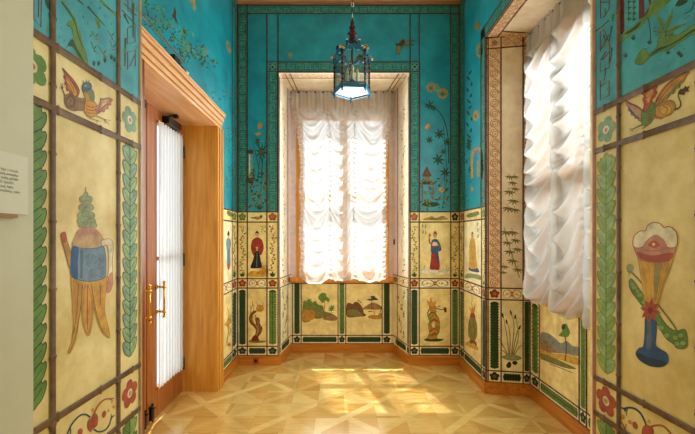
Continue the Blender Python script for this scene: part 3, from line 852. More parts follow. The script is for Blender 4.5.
a.blob([(108,225),(122,204),(136,225),(143,262),(150,302),(116,308),(84,304),(98,262)],'ink'); a.poly([(120,210),(124,210),(122,300),(117,300)],'blue_grey')
a.stroke([(98,155),(108,180),(122,194)],3,'brick'); a.stroke([(150,155),(138,182),(124,194)],3,'brick'); a.ell(122,190,7,6,'skin')
a.ell(122,113,11,14,'skin'); a.blob([(110,108),(122,90),(134,108),(122,104)],'ink'); a.ell(122,95,4,5,'red_deep'); a.stroke([(117,112),(119,112)],2,'ink',raw=True); a.stroke([(125,112),(127,112)],2,'ink',raw=True); a.stroke([(119,121),(125,121)],1.6,'red',raw=True)
for s in ([(140,62),(150,70)],[(156,58),(156,84)],[(166,60),(170,74)],[(144,84),(152,78)],[(160,90),(172,98)],[(148,96),(154,90)]): a.stroke(s,3,'ink',raw=True)
a.done('painted_figure', p, 'standing man in a red robe over a dark skirt, left of the far window')
p = BG(UR[0],ZR[3],UR[1],ZR[4],M_CREAM)
a = Art(F_BACK,'px',(405,205,4.82))
a.blob([(78,306),(120,302),(180,304),(212,312),(210,332),(80,332)],'cream_pale'); a.stroke([(90,306),(96,290)],2,'olive'); a.stroke([(196,318),(203,292)],2,'olive'); a.stroke([(205,320),(210,300)],2,'olive')
a.blob([(128,232),(145,224),(160,236),(166,306),(144,311),(121,307),(126,262)],'red',line='maroon',w=1.5)
a.blob([(130,172),(145,164),(158,170),(170,192),(174,218),(160,226),(164,262),(160,286),(150,240),(134,226),(126,228),(126,198)],'blue',line='navy',w=1.5)
a.blob([(134,180),(154,178),(158,194),(134,198)],'cream_pale'); a.poly([(131,196),(160,194),(160,201),(131,203)],'brick')
a.stroke([(132,182),(120,184),(117,160)],7,'brick'); a.stroke([(156,182),(168,198),(160,214)],7,'blue_grey'); a.ell(117,156,4,6,'skin'); a.blob([(112,150),(116,138),(124,140),(123,152)],'ochre_deep')
a.ell(145,148,9,12,'skin'); a.blob([(135,143),(140,130),(146,126),(152,132),(155,144),(145,138)],'red'); a.stroke([(141,147),(143,147)],1.6,'ink',raw=True); a.stroke([(147,147),(149,147)],1.6,'ink',raw=True)
for x, y in ((82,96),(96,98),(84,126),(97,128)):
    for s in ([(x,y),(x+6,y+3)],[(x+3,y-6),(x+3,y+14)],[(x-2,y+8),(x+7,y+6)]): a.stroke(s,2,'ink',raw=True)
a.done('painted_figure', p, 'standing figure in a blue coat and red skirt holding up a cup, right of the far window')
p = BG(UL[0],ZR[1],UL[1],ZR[2],M_CREAM)
a = Art(F_BACK,'px',(236,285,5.78))
a.blob([(74,322),(100,316),(140,320),(170,322),(165,332),(110,336),(78,330)],'olive')
a.blob([(96,322),(108,296),(116,262),(102,240),(84,222),(76,196),(84,168),(100,152),(118,148),(112,160),(98,172),(94,192),(100,212),(116,228),(112,198),(118,188),(134,194),(138,226),(152,250),(142,282),(128,300),(132,322)],'brown',line='brown_dark',w=2)
a.stroke([(104,320),(118,292),(126,262),(118,236),(98,214),(86,192)],7,'ochre_deep',3); a.stroke([(124,200),(130,240),(132,280)],5,'brown_pale')
a.blob([(88,322),(100,296),(116,288),(126,300),(124,322)],'red_deep')
for s in ([(84,172),(86,140),(80,118)],[(86,140),(96,112),(92,88)],[(100,154),(104,128),(98,110)],[(132,150),(126,120),(118,100)],[(146,140),(156,116),(152,98)],[(118,152),(128,150)]): a.stroke(s,4,'brown',2)
a.blob([(118,132),(130,118),(144,116),(158,128),(156,146),(140,154),(124,148)],'orange',line='brown_dark',w=2); a.stroke([(122,140),(138,146),(154,138)],3,'red'); a.ell(112,178,4,4,'red'); a.stroke([(112,190),(118,176)],3,'orange')
a.done('painted_tree', p, 'gnarled brown tree trunk with an orange blossom, left of the far window')
p = BG(UR[0],ZR[1],UR[1],ZR[2],M_CREAM)
a = Art(F_BACK,'px',(405,280,3.78))
a.blob([(72,226),(92,218),(128,222),(146,224),(130,232),(90,232)],'green_dark')
a.blob([(86,222),(92,196),(88,178),(94,160),(88,140),(96,120),(92,100),(102,92),(118,104),(114,122),(126,142),(132,168),(130,190),(122,206),(116,222)],'ochre_deep',line='brown_dark',w=1.4)
for s in ([(92,196),(112,184),(128,196)],[(88,168),(108,150),(128,160)],[(92,130),(106,122),(120,136)],[(94,212),(112,202),(124,208)]): a.stroke(s,6,'red',3)
for s in ([(92,110),(86,128),(96,150),(122,176),(128,198),(106,212),(92,204)],[(118,118),(100,140),(92,166),(104,188)]): a.stroke(s,6,'green',3)
a.ell(108,168,7,12,'cream'); a.blob([(84,72),(92,84),(98,62),(104,84),(118,78),(114,96),(98,100),(86,92)],'orange'); a.stroke([(116,106),(138,112),(152,108)],3,'brown_dark'); a.blob([(146,104),(156,106),(157,120),(150,122)],'brown_dark'); a.stroke([(124,100),(134,98)],3,'green_dark')
a.done('painted_vase', p, 'dragon-wound orange and green vase with a pipe, right of the far window')

# ---------------------------------------------------------------- far window wall below the sill
rW = [.113,.221,.898]; cW = [-.656,-.628,-.518,-.038,.062,.535,.656]
for i in (1,3,5):
    flower_tile(F_BW,cW[i],rW[0],cW[i+1],rW[1],wall_back,'ink_green',('olive','ink_green'),bg=M_PALE)
    leaf_band(F_BW,cW[i],rW[1],cW[i+1],rW[2]+.02,wall_back,'green' if i == 3 else 'green_dark')
for i in (2,4): leaf_band(F_BW,cW[i],rW[0],cW[i+1],rW[1],wall_back,'green_dark')
rods(F_BW,wall_back,cW[1:6],rW,(BRL[1],BRR[1]),(.113,.91),.012)
p = BG(cW[2],rW[1],cW[3],rW[2]+.012,M_CREAM,F_BW)
a = Art(F_BW,'px',(285,275,5.425)); 
a.blob([(94,250),(94,180),(104,140),(120,150),(132,128),(146,150),(165,140),(180,160),(205,168),(214,196),(240,204),(268,216),(282,232),(276,244),(230,246),(216,232),(180,238),(150,236),(128,254)],'olive')
a.blob([(96,240),(100,196),(130,188),(160,200),(158,236),(120,250)],'ochre_deep'); a.blob([(206,238),(240,220),(280,226),(278,246),(240,248)],'brown_pale')
for x, y in ((110,150),(132,140),(150,160),(122,180),(168,170),(190,180),(256,176),(250,186)): 
    for an in (.4,1.4,2.4,3.4,4.4,5.4): a.leaf(x,y,x+20*math.cos(an),y+16*math.sin(an),7,'green')
a.stroke([(212,200),(216,150),(208,118)],3,'brown'); a.blob([(180,124),(190,104),(206,96),(222,102),(226,116),(242,132),(236,148),(220,138),(204,152),(192,140)],'green')
a.stroke([(240,190),(278,192)],2,'olive'); a.stroke([(244,204),(270,206)],2,'olive')
a.done('painted_landscape', p, 'painted island with a tall round tree, left panel under the far window')
p = BG(cW[4],rW[1],cW[5],rW[2]+.012,M_CREAM,F_BW)
a = Art(F_BW,'px',(285,275,5.425))
a.blob([(336,226),(336,158),(352,152),(366,158),(378,146),(396,148),(410,162),(424,186),(426,204),(438,214),(436,222),(400,226)],'brown'); a.blob([(338,222),(344,190),(380,184),(404,200),(420,218),(390,224)],'olive')
a.blob([(418,184),(440,168),(466,152),(490,152),(520,168),(526,186),(480,188),(440,186)],'brown_pale'); a.blob([(448,228),(470,216),(500,218),(524,206),(526,236),(480,240)],'ochre_deep')
for x, y, w in ((476,118,14),(464,134,20),(490,132,16),(482,126,16)): a.ell(x,y,w,5,'green_dark')
a.stroke([(472,186),(470,150),(474,120)],2.5,'brown_dark'); a.stroke([(486,216),(480,194)],2.5,'brown_dark'); a.stroke([(512,216),(520,190),(522,170)],3,'brown'); a.ell(400,140,8,4,'olive'); a.ell(410,148,6,3,'olive'); a.ell(462,198,12,3,'green_dark')
a.done('painted_landscape', p, 'painted brown hills and small trees, right panel under the far window')

# ---------------------------------------------------------------- splayed sides of the far recess
for F, L_, par, flip, lab in ((F_BRL, L_BRL, wall_back, False, 'left'), (F_BRR, L_BRR, wall_back, True, 'right')):
    k = L_*.72
    field(F,0,1.012,k,ZH,M_PINK,par,'painted_panel'); field(F,k,.91,L_,ZHw+.01,M_LILAC,par,'painted_field')
    field(F,0,.112,L_,1.012,M_PALE,par,'painted_panel',n=.0004)
    for q0, q1 in ((.0,.045),(k-.045,k)): fret_band(F,q0,1.012,q1,ZHw,par,M_PALEB,'lilac',key=False)
    a = Art(F); 
    for i in range(9): plant(a, L_*(.36+.05*(i%2)), 1.06+i*.23, .2, 3, 'sage' if i % 3 else 'grey', .015, spread=.6*(1 if i%2 else -1))
    a.done('bamboo_spray', par, 'pale bamboo spray on the %s side of the far window recess' % lab)
    scroll_tile(F,0,.902,k,1.012,par,bg=M_PALE,c1='brick',c2='brick'); flower_tile(F,k,.902,L_,1.012,par,'brick',bg=M_PALE)
    leaf_band(F,.015,.22,.075,.90,par,'mint'); leaf_band(F,.08,.113,L_-.05,.22,par,'green_dark'); flower_tile(F,.012,.113,.075,.22,par,'ink_green',('olive',),bg=M_PALE)
    a = Art(F)
    for i in range(7): plant(a, .16+.08*(i%3), .27+i*.08, .10, 3, ('blue_grey','olive','green_dark')[i%3], .015, spread=.5*(1 if i%2 else -1))
    a.flower(.25,.33,.025,'ochre_deep',('brown',)); a.flower(.21,.62,.02,'brick',('ochre',))
    a.done('plant_spray', par, 'small painted plants low on the %s side of the far window recess' % lab)
    rods(F,par,(.008,k),(.22,.902,1.012),(0,L_),(.112,ZHw),.011)
# soffit of the far recess
LS = (Vector((0,YW,ZHw))-Vector((0,YB,ZH))).length
field(F_SB,BRL[0],0,BRR[0],LS,M_PINK,wall_back,'painted_soffit')
fret_band(F_SB,BRL[0]+.02,.02,BRR[0]-.02,.11,wall_back,M_PBAND,'scroll_brown',key=False)
mb = MB()
for x0, x1 in ((-.60,-.55),(.68,.59)): pole(F_SB,(x0,.0),(x1,LS),.011,M_LINE,mb,h=.3,node=.1,base=.0036); 
for x0, x1 in ((-.66,-.60),(.735,.64)): pole(F_SB,(x0,.0),(x1,LS),.009,M_BAMB,mb,h=.3,node=.1,base=.0036)
pole(F_SB,(BRL[0],.115),(BRR[0],.115),.009,M_BAMB,mb,h=.3,node=.1,base=.0036); pole(F_SB,(BRL[1],LS-.01),(BRR[1],LS-.01),.014,M_LINE,mb,h=.3,node=.1,base=.0036)
mb.build('soffit_line', wall_back, fix=False)

# ---------------------------------------------------------------- left wall beside and above the door
F = F_LEFT; yc = DY1+.13
c0, c1, c2 = yc, 4.19, YB-.004
field(F,yc,ZR[5],YB,ZC,M_TURQ,wall_left,'turquoise_field'); field(F,YF,DZ+.1,yc,ZC,M_TURQ,wall_left,'turquoise_field')
field(F,YF,0,DY0-.13,DZ+.1,M_CREAM,wall_left,'painted_field')
for a0, a1, nm in ((c1,c2,'s'),):
    flower_tile(F,a0,ZR[0],a1,ZR[1],wall_left,'ink_green',('olive',),bg=M_PALE); leaf_band(F,a0,ZR[1],a1,ZR[2],wall_left,'green_dark'); flower_tile(F,a0,ZR[2],a1,ZR[3],wall_left,'red'); vine_strip(F,a0,ZR[3],a1,ZR[4],wall_left,seed=9); flower_tile(F,a0,ZR[4],a1,ZR[5],wall_left,'green',('ochre',))
fret_band(F,4.30,ZR[5],YB-.01,ZC-.11,wall_left); fret_band(F,4.19,ZR[5],4.29,3.0,wall_left,M_TURQ,'green_dark')
fret_band(F,YF,ZC-.11,YB,ZC-.012,wall_left)
leaf_band(F,c0,ZR[0],c1,ZR[1],wall_left,'green'); scroll_tile(F,c0,ZR[2],c1,ZR[3],wall_left,bg=M_PALE)
p = field(F,c0,ZR[4],c1,ZR[5],M_CREAM,wall_left,'painted_panel')
a = Art(F,'px',(220,200,5.42)); a.blob([(36,64),(48,58),(58,66),(70,76),(66,90),(50,88),(40,78)],'olive'); a.done('painted_creature', p)
p = field(F,c0,ZR[3],c1,ZR[4],M_PALE,wall_left,'painted_panel')
a = Art(F,'px',(220,200,5.42))
a.blob([(36,214),(44,206),(54,214),(58,240),(54,268),(55,345),(46,356),(37,350),(38,290),(34,240)],'blue_pale',line='blue',w=1.4); a.stroke([(40,240),(50,250),(52,262)],3,'ochre'); a.stroke([(46,270),(46,345)],1.5,'blue'); a.blob([(38,352),(46,346),(54,352),(50,376),(42,376)],'brick')
a.ell(45,198,5,10,'skin'); a.blob([(39,190),(44,168),(49,172),(51,190)],'ink'); a.stroke([(66,250),(64,290),(70,330)],2,'olive')
a.done('painted_figure', p, 'slim figure in a pale blue robe beside the doorway')
p = field(F,c0,ZR[1],c1,ZR[2],M_CREAM,wall_left,'painted_panel')
a = Art(F,'px',(220,280,5.42)); a.blob([(26,240),(36,230),(44,212),(56,210),(60,226),(50,240),(36,250)],'orange',line='brown',w=1.5); a.stroke([(46,215),(48,180),(40,150)],4,'brown',2); a.stroke([(42,240),(44,290),(36,340)],4,'brown_dark'); a.stroke([(52,225),(58,190)],3,'brown'); a.stroke([(46,250),(56,270),(50,300)],3,'red_deep'); a.flower(48,350,12,'ochre_deep',('red',))
a.done('painted_tree', p, 'bent branch with an orange creature beside the doorway')
rods(F,wall_left,(c1,c2),ZR,(c0,YB),(ZR[0],ZC-.1))
a = Art(F,'px',(140,0,6.95))
a.stroke([(4,88),(70,158),(140,238),(200,312),(310,440)],11,'brown',8); a.stroke([(0,100),(70,172),(140,252),(200,326),(300,450)],3,'olive',3); a.stroke([(14,130),(80,200),(160,290)],3,'green_dark'); a.stroke([(200,210),(275,296)],3,'brown_dark')
for x in range(20,110,14): a.stroke([(x,40+x*.6),(x+1,82+x*.82)],2,'brown_dark',raw=True)
for x in range(20,100,20): a.stroke([(x-5,60+x*.7),(x+30,100+x*.7)],2,'brown_dark',raw=True)
a.blob([(222,104),(232,86),(240,40),(246,62),(252,86),(250,120),(266,168),(258,166),(246,146),(236,132),(228,124)],'brown_dark')
for x in (228,246,258): a.stroke([(x,150),(x+2,180+(x-228)*2.5)],2,'brown',raw=True)
a.blob([(344,4),(358,-6),(382,-4),(388,50),(382,76),(372,66),(366,30),(352,18)],'gold'); a.blob([(600,292),(608,280),(618,300),(632,340),(628,366),(616,368),(606,340),(600,318)],'gold'); a.ell(614,322,6,20,'teal_band',rot=-.2); a.blob([(450,336),(458,322),(464,350),(470,388),(460,382)],'brown_pale'); a.blob([(348,320),(354,306),(362,330),(366,350),(356,345)],'brown_pale'); a.ell(368,240,7,24,'teal_band_pale',rot=-.2)
r = random.Random(12)
for (x, y, s, n) in ((135,60,46,16),(150,140,44,18),(150,210,36,18),(205,180,34,18),(305,215,26,26),(300,310,44,26),(330,330,44,22),(300,375,36,22),(415,360,44,26),(360,400,50,20),(230,280,46,18),(90,150,50,18),(60,60,50,14),(440,420,40,18),(505,430,22,10),(30,20,40,10)):
    for i in range(n):
        xx, yy = x + r.gauss(0, s*.45), y + r.gauss(0, s*.6); an = r.uniform(0,6.28); l = r.uniform(12,26)
        a.leaf(xx,yy,xx+l*math.cos(an),yy+l*1.3*math.sin(an),8.5,r.choice(('green_dark','green','green_dark','green')))
for s in ([(150,60),(165,140),(150,210)],[(340,300),(370,380),(410,430)],[(420,340),(425,420)]): a.stroke(s,2,'green_dark')
a.done('garden_scene', wall_left, 'turquoise garden scene with fence and trees above the doorway')
a = Art(F,'px',(130,80,4.62))
r = random.Random(21)
for i in range(34):
    x, y = r.uniform(355,470), 20 + r.gauss(0,20) + (r.uniform(0,70)); an = r.uniform(0,6.28); l = r.uniform(6,14); a.leaf(x,y,x+l*math.cos(an),y+l*math.sin(an),4,r.choice(('green_dark','olive','teal_band')))
for i in range(60):
    x, y = r.uniform(442,482), r.uniform(210,520); an = r.uniform(0,6.28); l = r.uniform(8,16); a.leaf(x,y,x+l*.5*math.cos(an),y+l*math.sin(an),4,r.choice(('green_dark','olive','teal_band')))
a.done('leaf_scatter', wall_left)

# ---------------------------------------------------------------- right wall, far bay
F = F_RIGHT; cols = (YB-.004,4.234,3.702,RY1+.004)
panel_cells(F,cols,wall_right,7)
field(F,RY1,ZR[5],YB,ZC,M_TURQ,wall_right,'turquoise_field'); field(F,YF,ZH,RY1,ZC,M_TURQ,wall_right,'turquoise_field'); field(F,YF,.112,RY0,ZH,M_CREAM,wall_right,'painted_field')
fret_band(F,4.225,ZR[5],YB-.012,ZC-.11,wall_right); fret_band(F,YF,ZC-.11,YB,ZC-.012,wall_right)
fret_band(F,RY1+.012,ZR[5],3.715,ZH+.11,wall_right); fret_band(F,RY0-.09,ZH+.015,3.715,ZH+.11,wall_right)
rods(F,wall_right,(cols[0]-.004,cols[1],cols[2],cols[3]),ZR,(RY1,YB),(ZR[0],ZR[5]))
mb = MB()
for p_, q_ in (((4.222,ZR[5]),(4.222,ZC)),((RY1+.006,ZR[5]),(RY1+.006,ZH+.006)),((3.718,ZR[5]),(3.718,ZH+.115)),((RY0,ZH+.006),(RY1,ZH+.006)),((RY0-.09,ZH+.115),(3.718,ZH+.115)),((YB-.006,ZR[5]),(YB-.006,ZC))): pole(F,p_,q_,.011,M_LINE,mb,h=.3,node=.11,base=.0036)
mb.build('border_line', wall_right, fix=False)
a = Art(F,'px',(410,130,5.1))
a.stroke([(318,245),(316,150),(325,105),(350,92),(366,120),(370,200),(366,250)],12,'ochre_deep',9); a.stroke([(330,130),(345,108),(358,130)],5,'brick'); a.poly([(342,160),(348,158),(348,240),(342,244)],'gold'); a.poly([(352,150),(358,148),(358,236),(352,240)],'gold')
a.ell(318,300,9,12,'gold'); a.ell(316,302,4,6,'teal_band_pale')
for x, y, s in ((300,75,.9),(300,60,.7),(305,200,.6),(290,160,.4)):
    for an in (.1,.9,1.7,2.5,3.4,4.4,5.3): a.leaf(x,y,x+18*s*math.cos(an),y+34*s*math.sin(an),8*s,'green_dark')
r = random.Random(8)
for i in range(90):
    x, y = r.choice((r.uniform(272,312),r.uniform(362,386))), r.uniform(60,380); an = r.uniform(0,6.28); l = r.uniform(6,16); a.leaf(x,y,x+l*.6*math.cos(an),y+l*math.sin(an),5,r.choice(('green_dark','olive','teal_band')))
a.done('arbour_scene', wall_right, 'turquoise scene of a golden arbour beside the right window recess')
a = Art(F,'px',(380,0,2.41)); a.ell(240,122,8,17,'gold'); a.ell(240,124,3.5,9,'teal_band'); a.blob([(226,62),(234,56),(236,46),(242,56),(238,72),(230,72)],'olive'); a.ell(231,278,7,13,'ochre_deep',rot=.2); a.ell(231,280,2.5,6,'teal_band')
for i in range(14): a.leaf(214+i%3*3,180+i*14,222+(i%2)*-14,168+i*14,5,'green_dark')
a.done('gold_rings', wall_right)
p = field(F,4.234,ZR[4],3.702,ZR[5],M_CREAM,wall_right,'painted_panel')
a = Art(F,'px',(405,205,4.82)); a.blob([(296,50),(310,40),(330,36),(352,30),(358,44),(340,54),(316,60),(302,60)],'olive'); a.blob([(318,42),(336,38),(346,46),(326,54)],'green'); a.ell(350,34,5,5,'brick'); a.done('painted_creature', p)
p = field(F,4.234,ZR[3],3.702,ZR[4],M_PALE,wall_right,'painted_panel')
a = Art(F,'px',(405,205,4.82)); a.blob([(288,352),(300,330),(330,332),(364,340),(366,362),(330,352)],'sage'); a.blob([(307,306),(316,296),(340,298),(350,304),(358,324),(330,322),(310,314)],'blue')
a.blob([(316,166),(325,158),(334,166),(340,200),(342,250),(346,302),(330,308),(312,302),(312,250),(311,200)],'ochre',line='ochre_deep',w=1.6); a.stroke([(322,170),(326,230),(324,300)],2,'ochre_deep'); a.stroke([(314,190),(322,212),(336,208)],2.5,'ochre_deep'); a.ell(326,212,4,4,'skin')
a.ell(325,147,6,12,'skin'); a.blob([(319,142),(325,128),(331,142),(325,138)],'brown_dark')
for x, y in ((350,92),(352,120),(352,150)):
    for s in ([(x-4,y),(x+4,y-4)],[(x,y-8),(x,y+8)],[(x-4,y+8),(x+3,y+2)]): a.stroke(s,1.8,'ink',raw=True)
a.done('painted_figure', p, 'standing man in a long yellow robe on the right wall')
p = field(F,4.234,ZR[1],3.702,ZR[2],M_CREAM,wall_right,'painted_panel')
a = Art(F,'px',(405,280,3.78)); a.blob([(230,236),(250,232),(276,254),(274,266),(250,256),(232,246)],'ochre'); a.blob([(244,228),(256,226),(270,236),(270,252),(262,240),(248,240)],'brown')
a.blob([(240,176),(244,148),(254,134),(264,142),(272,172),(272,206),(264,228),(250,226),(241,206)],'olive',line='brown_dark',w=1.4); a.stroke([(246,160),(250,200),(258,220)],2,'brown'); a.stroke([(258,150),(264,190),(262,215)],2,'brown_dark'); a.blob([(246,140),(250,124),(258,120),(265,132),(266,146),(255,142)],'red')
a.blob([(250,122),(242,96),(252,112),(250,76),(258,108),(266,88),(264,116),(260,124)],'ochre_deep')
a.done('painted_vase', p, 'egg shaped brown vase with a red neck and plume on the right wall')

# ---------------------------------------------------------------- right recess, side facing the camera
F = F_RR; L_ = L_RR; q1, q2 = F.px(501,250)[0], F.px(523,250)[0]; q0 = .022
field(F,0,ZR[3],L_,ZH,M_PINK,wall_right,'painted_panel'); field(F,0,.112,L_,ZR[3],M_PALE,wall_right,'painted_panel',n=.0004)
fret_band(F,q0,ZR[3],q1,3.30,wall_right,M_PBAND,'scroll_brown',key=False); fret_band(F,q1+.006,3.31,L_,3.405,wall_right,M_PBAND,'scroll_brown',key=False)
fret_band(F,q2+.008,ZR[3],L_,3.30,wall_right,M_PBAND,'maroon',key=False)
a = Art(F); a.rect(q0,3.31,q1-.006,3.405,M_PBAND); a.flower((q0+q1)/2,3.357,.03,'scroll_brown',('pink',)); a.done('corner_rosette',wall_right)
for c_, d_ in ((q0,q1),(q2,L_)):
    flower_tile(F,c_,ZR[2],d_,ZR[3],wall_right,'red',bg=M_PALE); flower_tile(F,c_,ZR[0],d_,ZR[1],wall_right,'ink_green',('olive','ink_green'),bg=M_PALE); leaf_band(F,c_,ZR[1],d_,ZR[2],wall_right,'green_dark')
scroll_tile(F,q1,ZR[2],q2,ZR[3],wall_right,bg=M_PALE,c1='brick',c2='navy'); leaf_band(F,q1,ZR[0],q2,ZR[1],wall_right,'green_deep')
rods(F,wall_right,(.006,q0,q1,q2,L_-.006),(ZR[0],ZR[1],ZR[2],ZR[3],3.305,3.41),(0,L_),(ZR[0],3.42),.011)
a = Art(F,'px',(480,170,3.34))
a.stroke([(132,360),(112,300),(96,250),(82,205),(80,190)],2.6,'olive',1.5)
for x, y, s in ((100,20,.8),(118,20,.7),(110,40,.8),(100,70,1),(118,60,.8),(112,100,1),(96,125,1.1),(118,130,.9),(88,205,1),(110,205,1),(92,240,.9),(120,232,.9),(100,270,1),(126,262,.9),(110,300,1),(82,320,.8),(80,340,.6),(128,330,.9)):
    for an in (.5,1.1,1.7,2.4,3.0): a.leaf(x,y,x+24*s*math.cos(an),y+19*s*math.sin(an),5.4*s,'olive')
    a.stroke([(x,y),(x-6,y-12*s)],1.4,'olive',raw=True)
a.done('bamboo_spray', wall_right, 'olive bamboo spray on the side of the right window recess')
a = Art(F,'px',(480,280,2.82))
for s in ([(82,215),(76,160),(64,92)],[(84,215),(84,150),(74,112)],[(88,215),(96,130),(86,88)],[(92,215),(108,160),(100,98)],[(90,215),(104,150),(112,128)],[(84,220),(62,180),(52,160)],[(94,215),(110,190),(120,182)],[(80,215),(66,200),(58,196)]): a.stroke(s,3.4,'olive',1)
for x, y, an in ((64,100,.2),(75,118,.2),(87,92,.25),(99,104,-.1),(112,134,-.3)): a.ell(x,y,2.4,7,'ink',rot=-an)
a.blob([(60,218),(80,210),(104,212),(118,222),(90,228)],'sage'); a.blob([(74,240),(82,230),(88,236),(86,246),(78,248)],'ink'); a.blob([(90,232),(100,228),(106,234),(98,240)],'ink')
a.done('painted_reeds', wall_right, 'painted reeds with two dark ducks on the right window recess')
LSR = F_SR.px(520,5)[1]; LS2 = math.hypot(RW-XR, ZH-ZHw)
field(F_SR,RY0,0,RY1,LS2,M_PINK,wall_right,'painted_soffit'); fret_band(F_SR,RY0+.03,.012,RY1-.03,.10,wall_right,M_PBAND,'scroll_brown',key=False); fret_band(F_SR,RY1-.12,.10,RY1-.02,LS2,wall_right,M_PBAND,'scroll_brown',key=False)
mb = MB()
for p_, q_ in (((RY0,.006),(RY1,.006)),((RY0,.105),(RY1,.105)),((RY1-.125,.1),(RY1-.15,LS2)),((RY0+.05,LS2-.01),(RY1-.05,LS2-.01))): pole(F_SR,p_,q_,.011,M_LINE,mb,h=.3,node=.11,base=.0036)
mb.build('soffit_line', wall_right, fix=False)

# right window wall, below the sill
F = F_RW; uc = [F.px(530.7,340)[0],F.px(539.6,340)[0],F.px(579.5,340)[0],F.px(586.8,340)[0]]
mids = [2.72-.02,2.25,2.17]
for a0, a1 in ((uc[1],uc[0]),(uc[3],uc[2]),(2.17,2.26)):
    flower_tile(F,a0,.113,a1,.221,wall_right,'ink_green',('olive',),bg=M_PALE); leaf_band(F,a0,.221,a1,.91,wall_right,'green')
for a0, a1 in ((uc[2],uc[1]),(2.26,uc[3])): leaf_band(F,a0,.113,a1,.221,wall_right,'green')
field(F,2.26,.221,uc[3],.91,M_CREAM,wall_right,'painted_panel')
p = field(F,uc[2],.221,uc[1],.91,M_CREAM,wall_right,'painted_panel')
a = Art(F,'px',(480,280,2.82))
a.blob([(172,150),(184,148),(196,152),(212,164),(228,178),(244,172),(262,186),(278,190),(278,214),(240,208),(200,204),(172,190)],'grey_hill'); a.blob([(172,178),(182,170),(200,186),(214,200),(200,206),(172,200)],'brown_pale')
a.blob([(172,196),(200,206),(240,210),(278,220),(278,240),(230,226),(172,212)],'ochre'); a.blob([(172,206),(210,220),(240,234),(272,250),(250,250),(215,240),(180,226),(172,222)],'olive')
a.stroke([(240,230),(244,190),(240,158)],2.6,'brown_dark'); a.blob([(222,156),(232,144),(230,134),(242,122),(250,136),(254,148),(248,160),(234,160)],'green'); a.ell(236,132,6,8,'green_dark'); a.stroke([(190,206),(188,182)],2,'brown'); a.ell(188,178,6,8,'olive'); a.stroke([(196,236),(232,250),(262,262)],2,'brown')
a.done('painted_landscape', p, 'painted plain with blue hills and one tall tree under the right window')
rods(F,wall_right,(uc[0],uc[1],uc[2],uc[3],2.26),(.113,.221,.905),(RYw0,RYw1),(.113,.91),.012)
# near side of the right recess (faces the far wall)
field(F_RN,0,.112,L_RN,ZHw,M_PINK,wall_right,'painted_panel')

# ---------------------------------------------------------------- near left wall
def acanthus(F, uc_, hw, v0, v1, par, up=True, cols=('green','green_light'), label=None, step=.046, bg=None, ln='green_deep'):
    a = Art(F, base=2); n = int((v1-v0)/step); s = 1 if up else -1
    for i in range(n):
        v = (v0 if up else v1) + s*i*(v1-v0)/n
        for d in (-1, 1):
            c_ = cols[(i + (d > 0)) % 2]
            a.blob([(uc_, v-s*.004),(uc_+d*hw*.42, v+s*.000),(uc_+d*hw*.80, v+s*.012),(uc_+d*hw*1.05, v+s*.036),(uc_+d*hw*.98, v+s*.050),(uc_+d*hw*.74, v+s*.047),(uc_+d*hw*.66, v+s*.060),(uc_+d*hw*.40, v+s*.056),(uc_, v+s*.070)], c_, line=ln, w=.0026, k=3)
            a.stroke([(uc_+d*hw*.06, v+s*.012),(uc_+d*hw*.75, v+s*.036)], .0018, ln, raw=True)
    a.stroke([(uc_,v0),(uc_,v1)], .003, ln, raw=True)
    return a.done('acanthus_band', par, label)
F = F_AL; par = arch_l
field(F,.70,1.98,1.35,3.3,M_NBLUE,par,'blue_field')
def npole(F, p_, q_, par, w=.0195, ph=.5):
    mb = MB(); pole(F,p_,q_,w,M_BAMB,mb,h=.10,node=.17,base=.003,phase=ph); return mb.build('bamboo_pole',par,fix=False)
for v in (1.98,1.822,1.043,.887): npole(F,(.70,v),(1.345,v),par)
for u in (.937,1.214): npole(F,(u,.3),(u,2.6),par,.0185,.3)
mb = MB(); mb.box((AL-.004,1.338,0),(AL+.003,1.352,3.3),paint('edge_bead',(150,128,92))); mb.build('edge_bead',par)
acanthus(F,.873,.043,1.10,1.80,par,True,('green','green'),'green acanthus strip next to the white board'); acanthus(F,1.282,.040,1.10,1.80,par,True,('mint','leaf_pale'),'pale green acanthus strip beside the doorway'); acanthus(F,1.282,.040,.62,.868,par,True,('green','green_light'))
a = Art(F,base=2); a.flower(.876,1.90,.048,'green',('cream','brick'),rot=.6); a.done('painted_flower',par,'green flower next to the white board')
a = Art(F,base=2); a.flower(1.282,1.90,.046,'mint',('cream_pale','pink'),rot=.6); a.done('painted_flower',par,'pale green flower beside the doorway')
a = Art(F,base=2); a.flower(1.282,.966,.048,'brick',('cream_pale','ochre'),rot=.4); a.done('painted_flower',par,'red flower low beside the doorway')
# blue scene
a = Art(F,'px',(35,0,6.318),base=2)
a.blob([(150,-20),(165,0),(190,40),(225,90),(238,120),(212,136),(196,160),(222,164),(238,200),(236,240),(208,280),(188,312),(225,288),(262,350),(292,388),(334,415),(322,330),(298,278),(290,220),(270,170),(255,120),(222,68),(190,22),(175,-20)],'green',k=3)
a.blob([(205,286),(236,246),(262,300),(290,350),(310,396),(272,352),(240,300)],'green_dark',k=3); a.stroke([(165,10),(215,80),(250,140),(270,220),(300,300)],10,'green_dark',4); a.stroke([(200,160),(226,172),(240,220)],4,'green_dark')
a.stroke([(330,40),(370,85),(440,165)],16,'green_dark',4); a.blob([(376,120),(392,112),(408,140),(412,180),(398,178),(386,150)],'green'); a.stroke([(270,0),(305,30)],14,'green_dark',6); a.stroke([(410,0),(450,40),(520,110)],20,'green',10); a.stroke([(430,30),(500,80)],6,'green_dark')
for x, y in ((300,105),(345,225),(405,50),(360,210)): a.leaf(x,y+12,x+8,y-12,7,'green_dark')
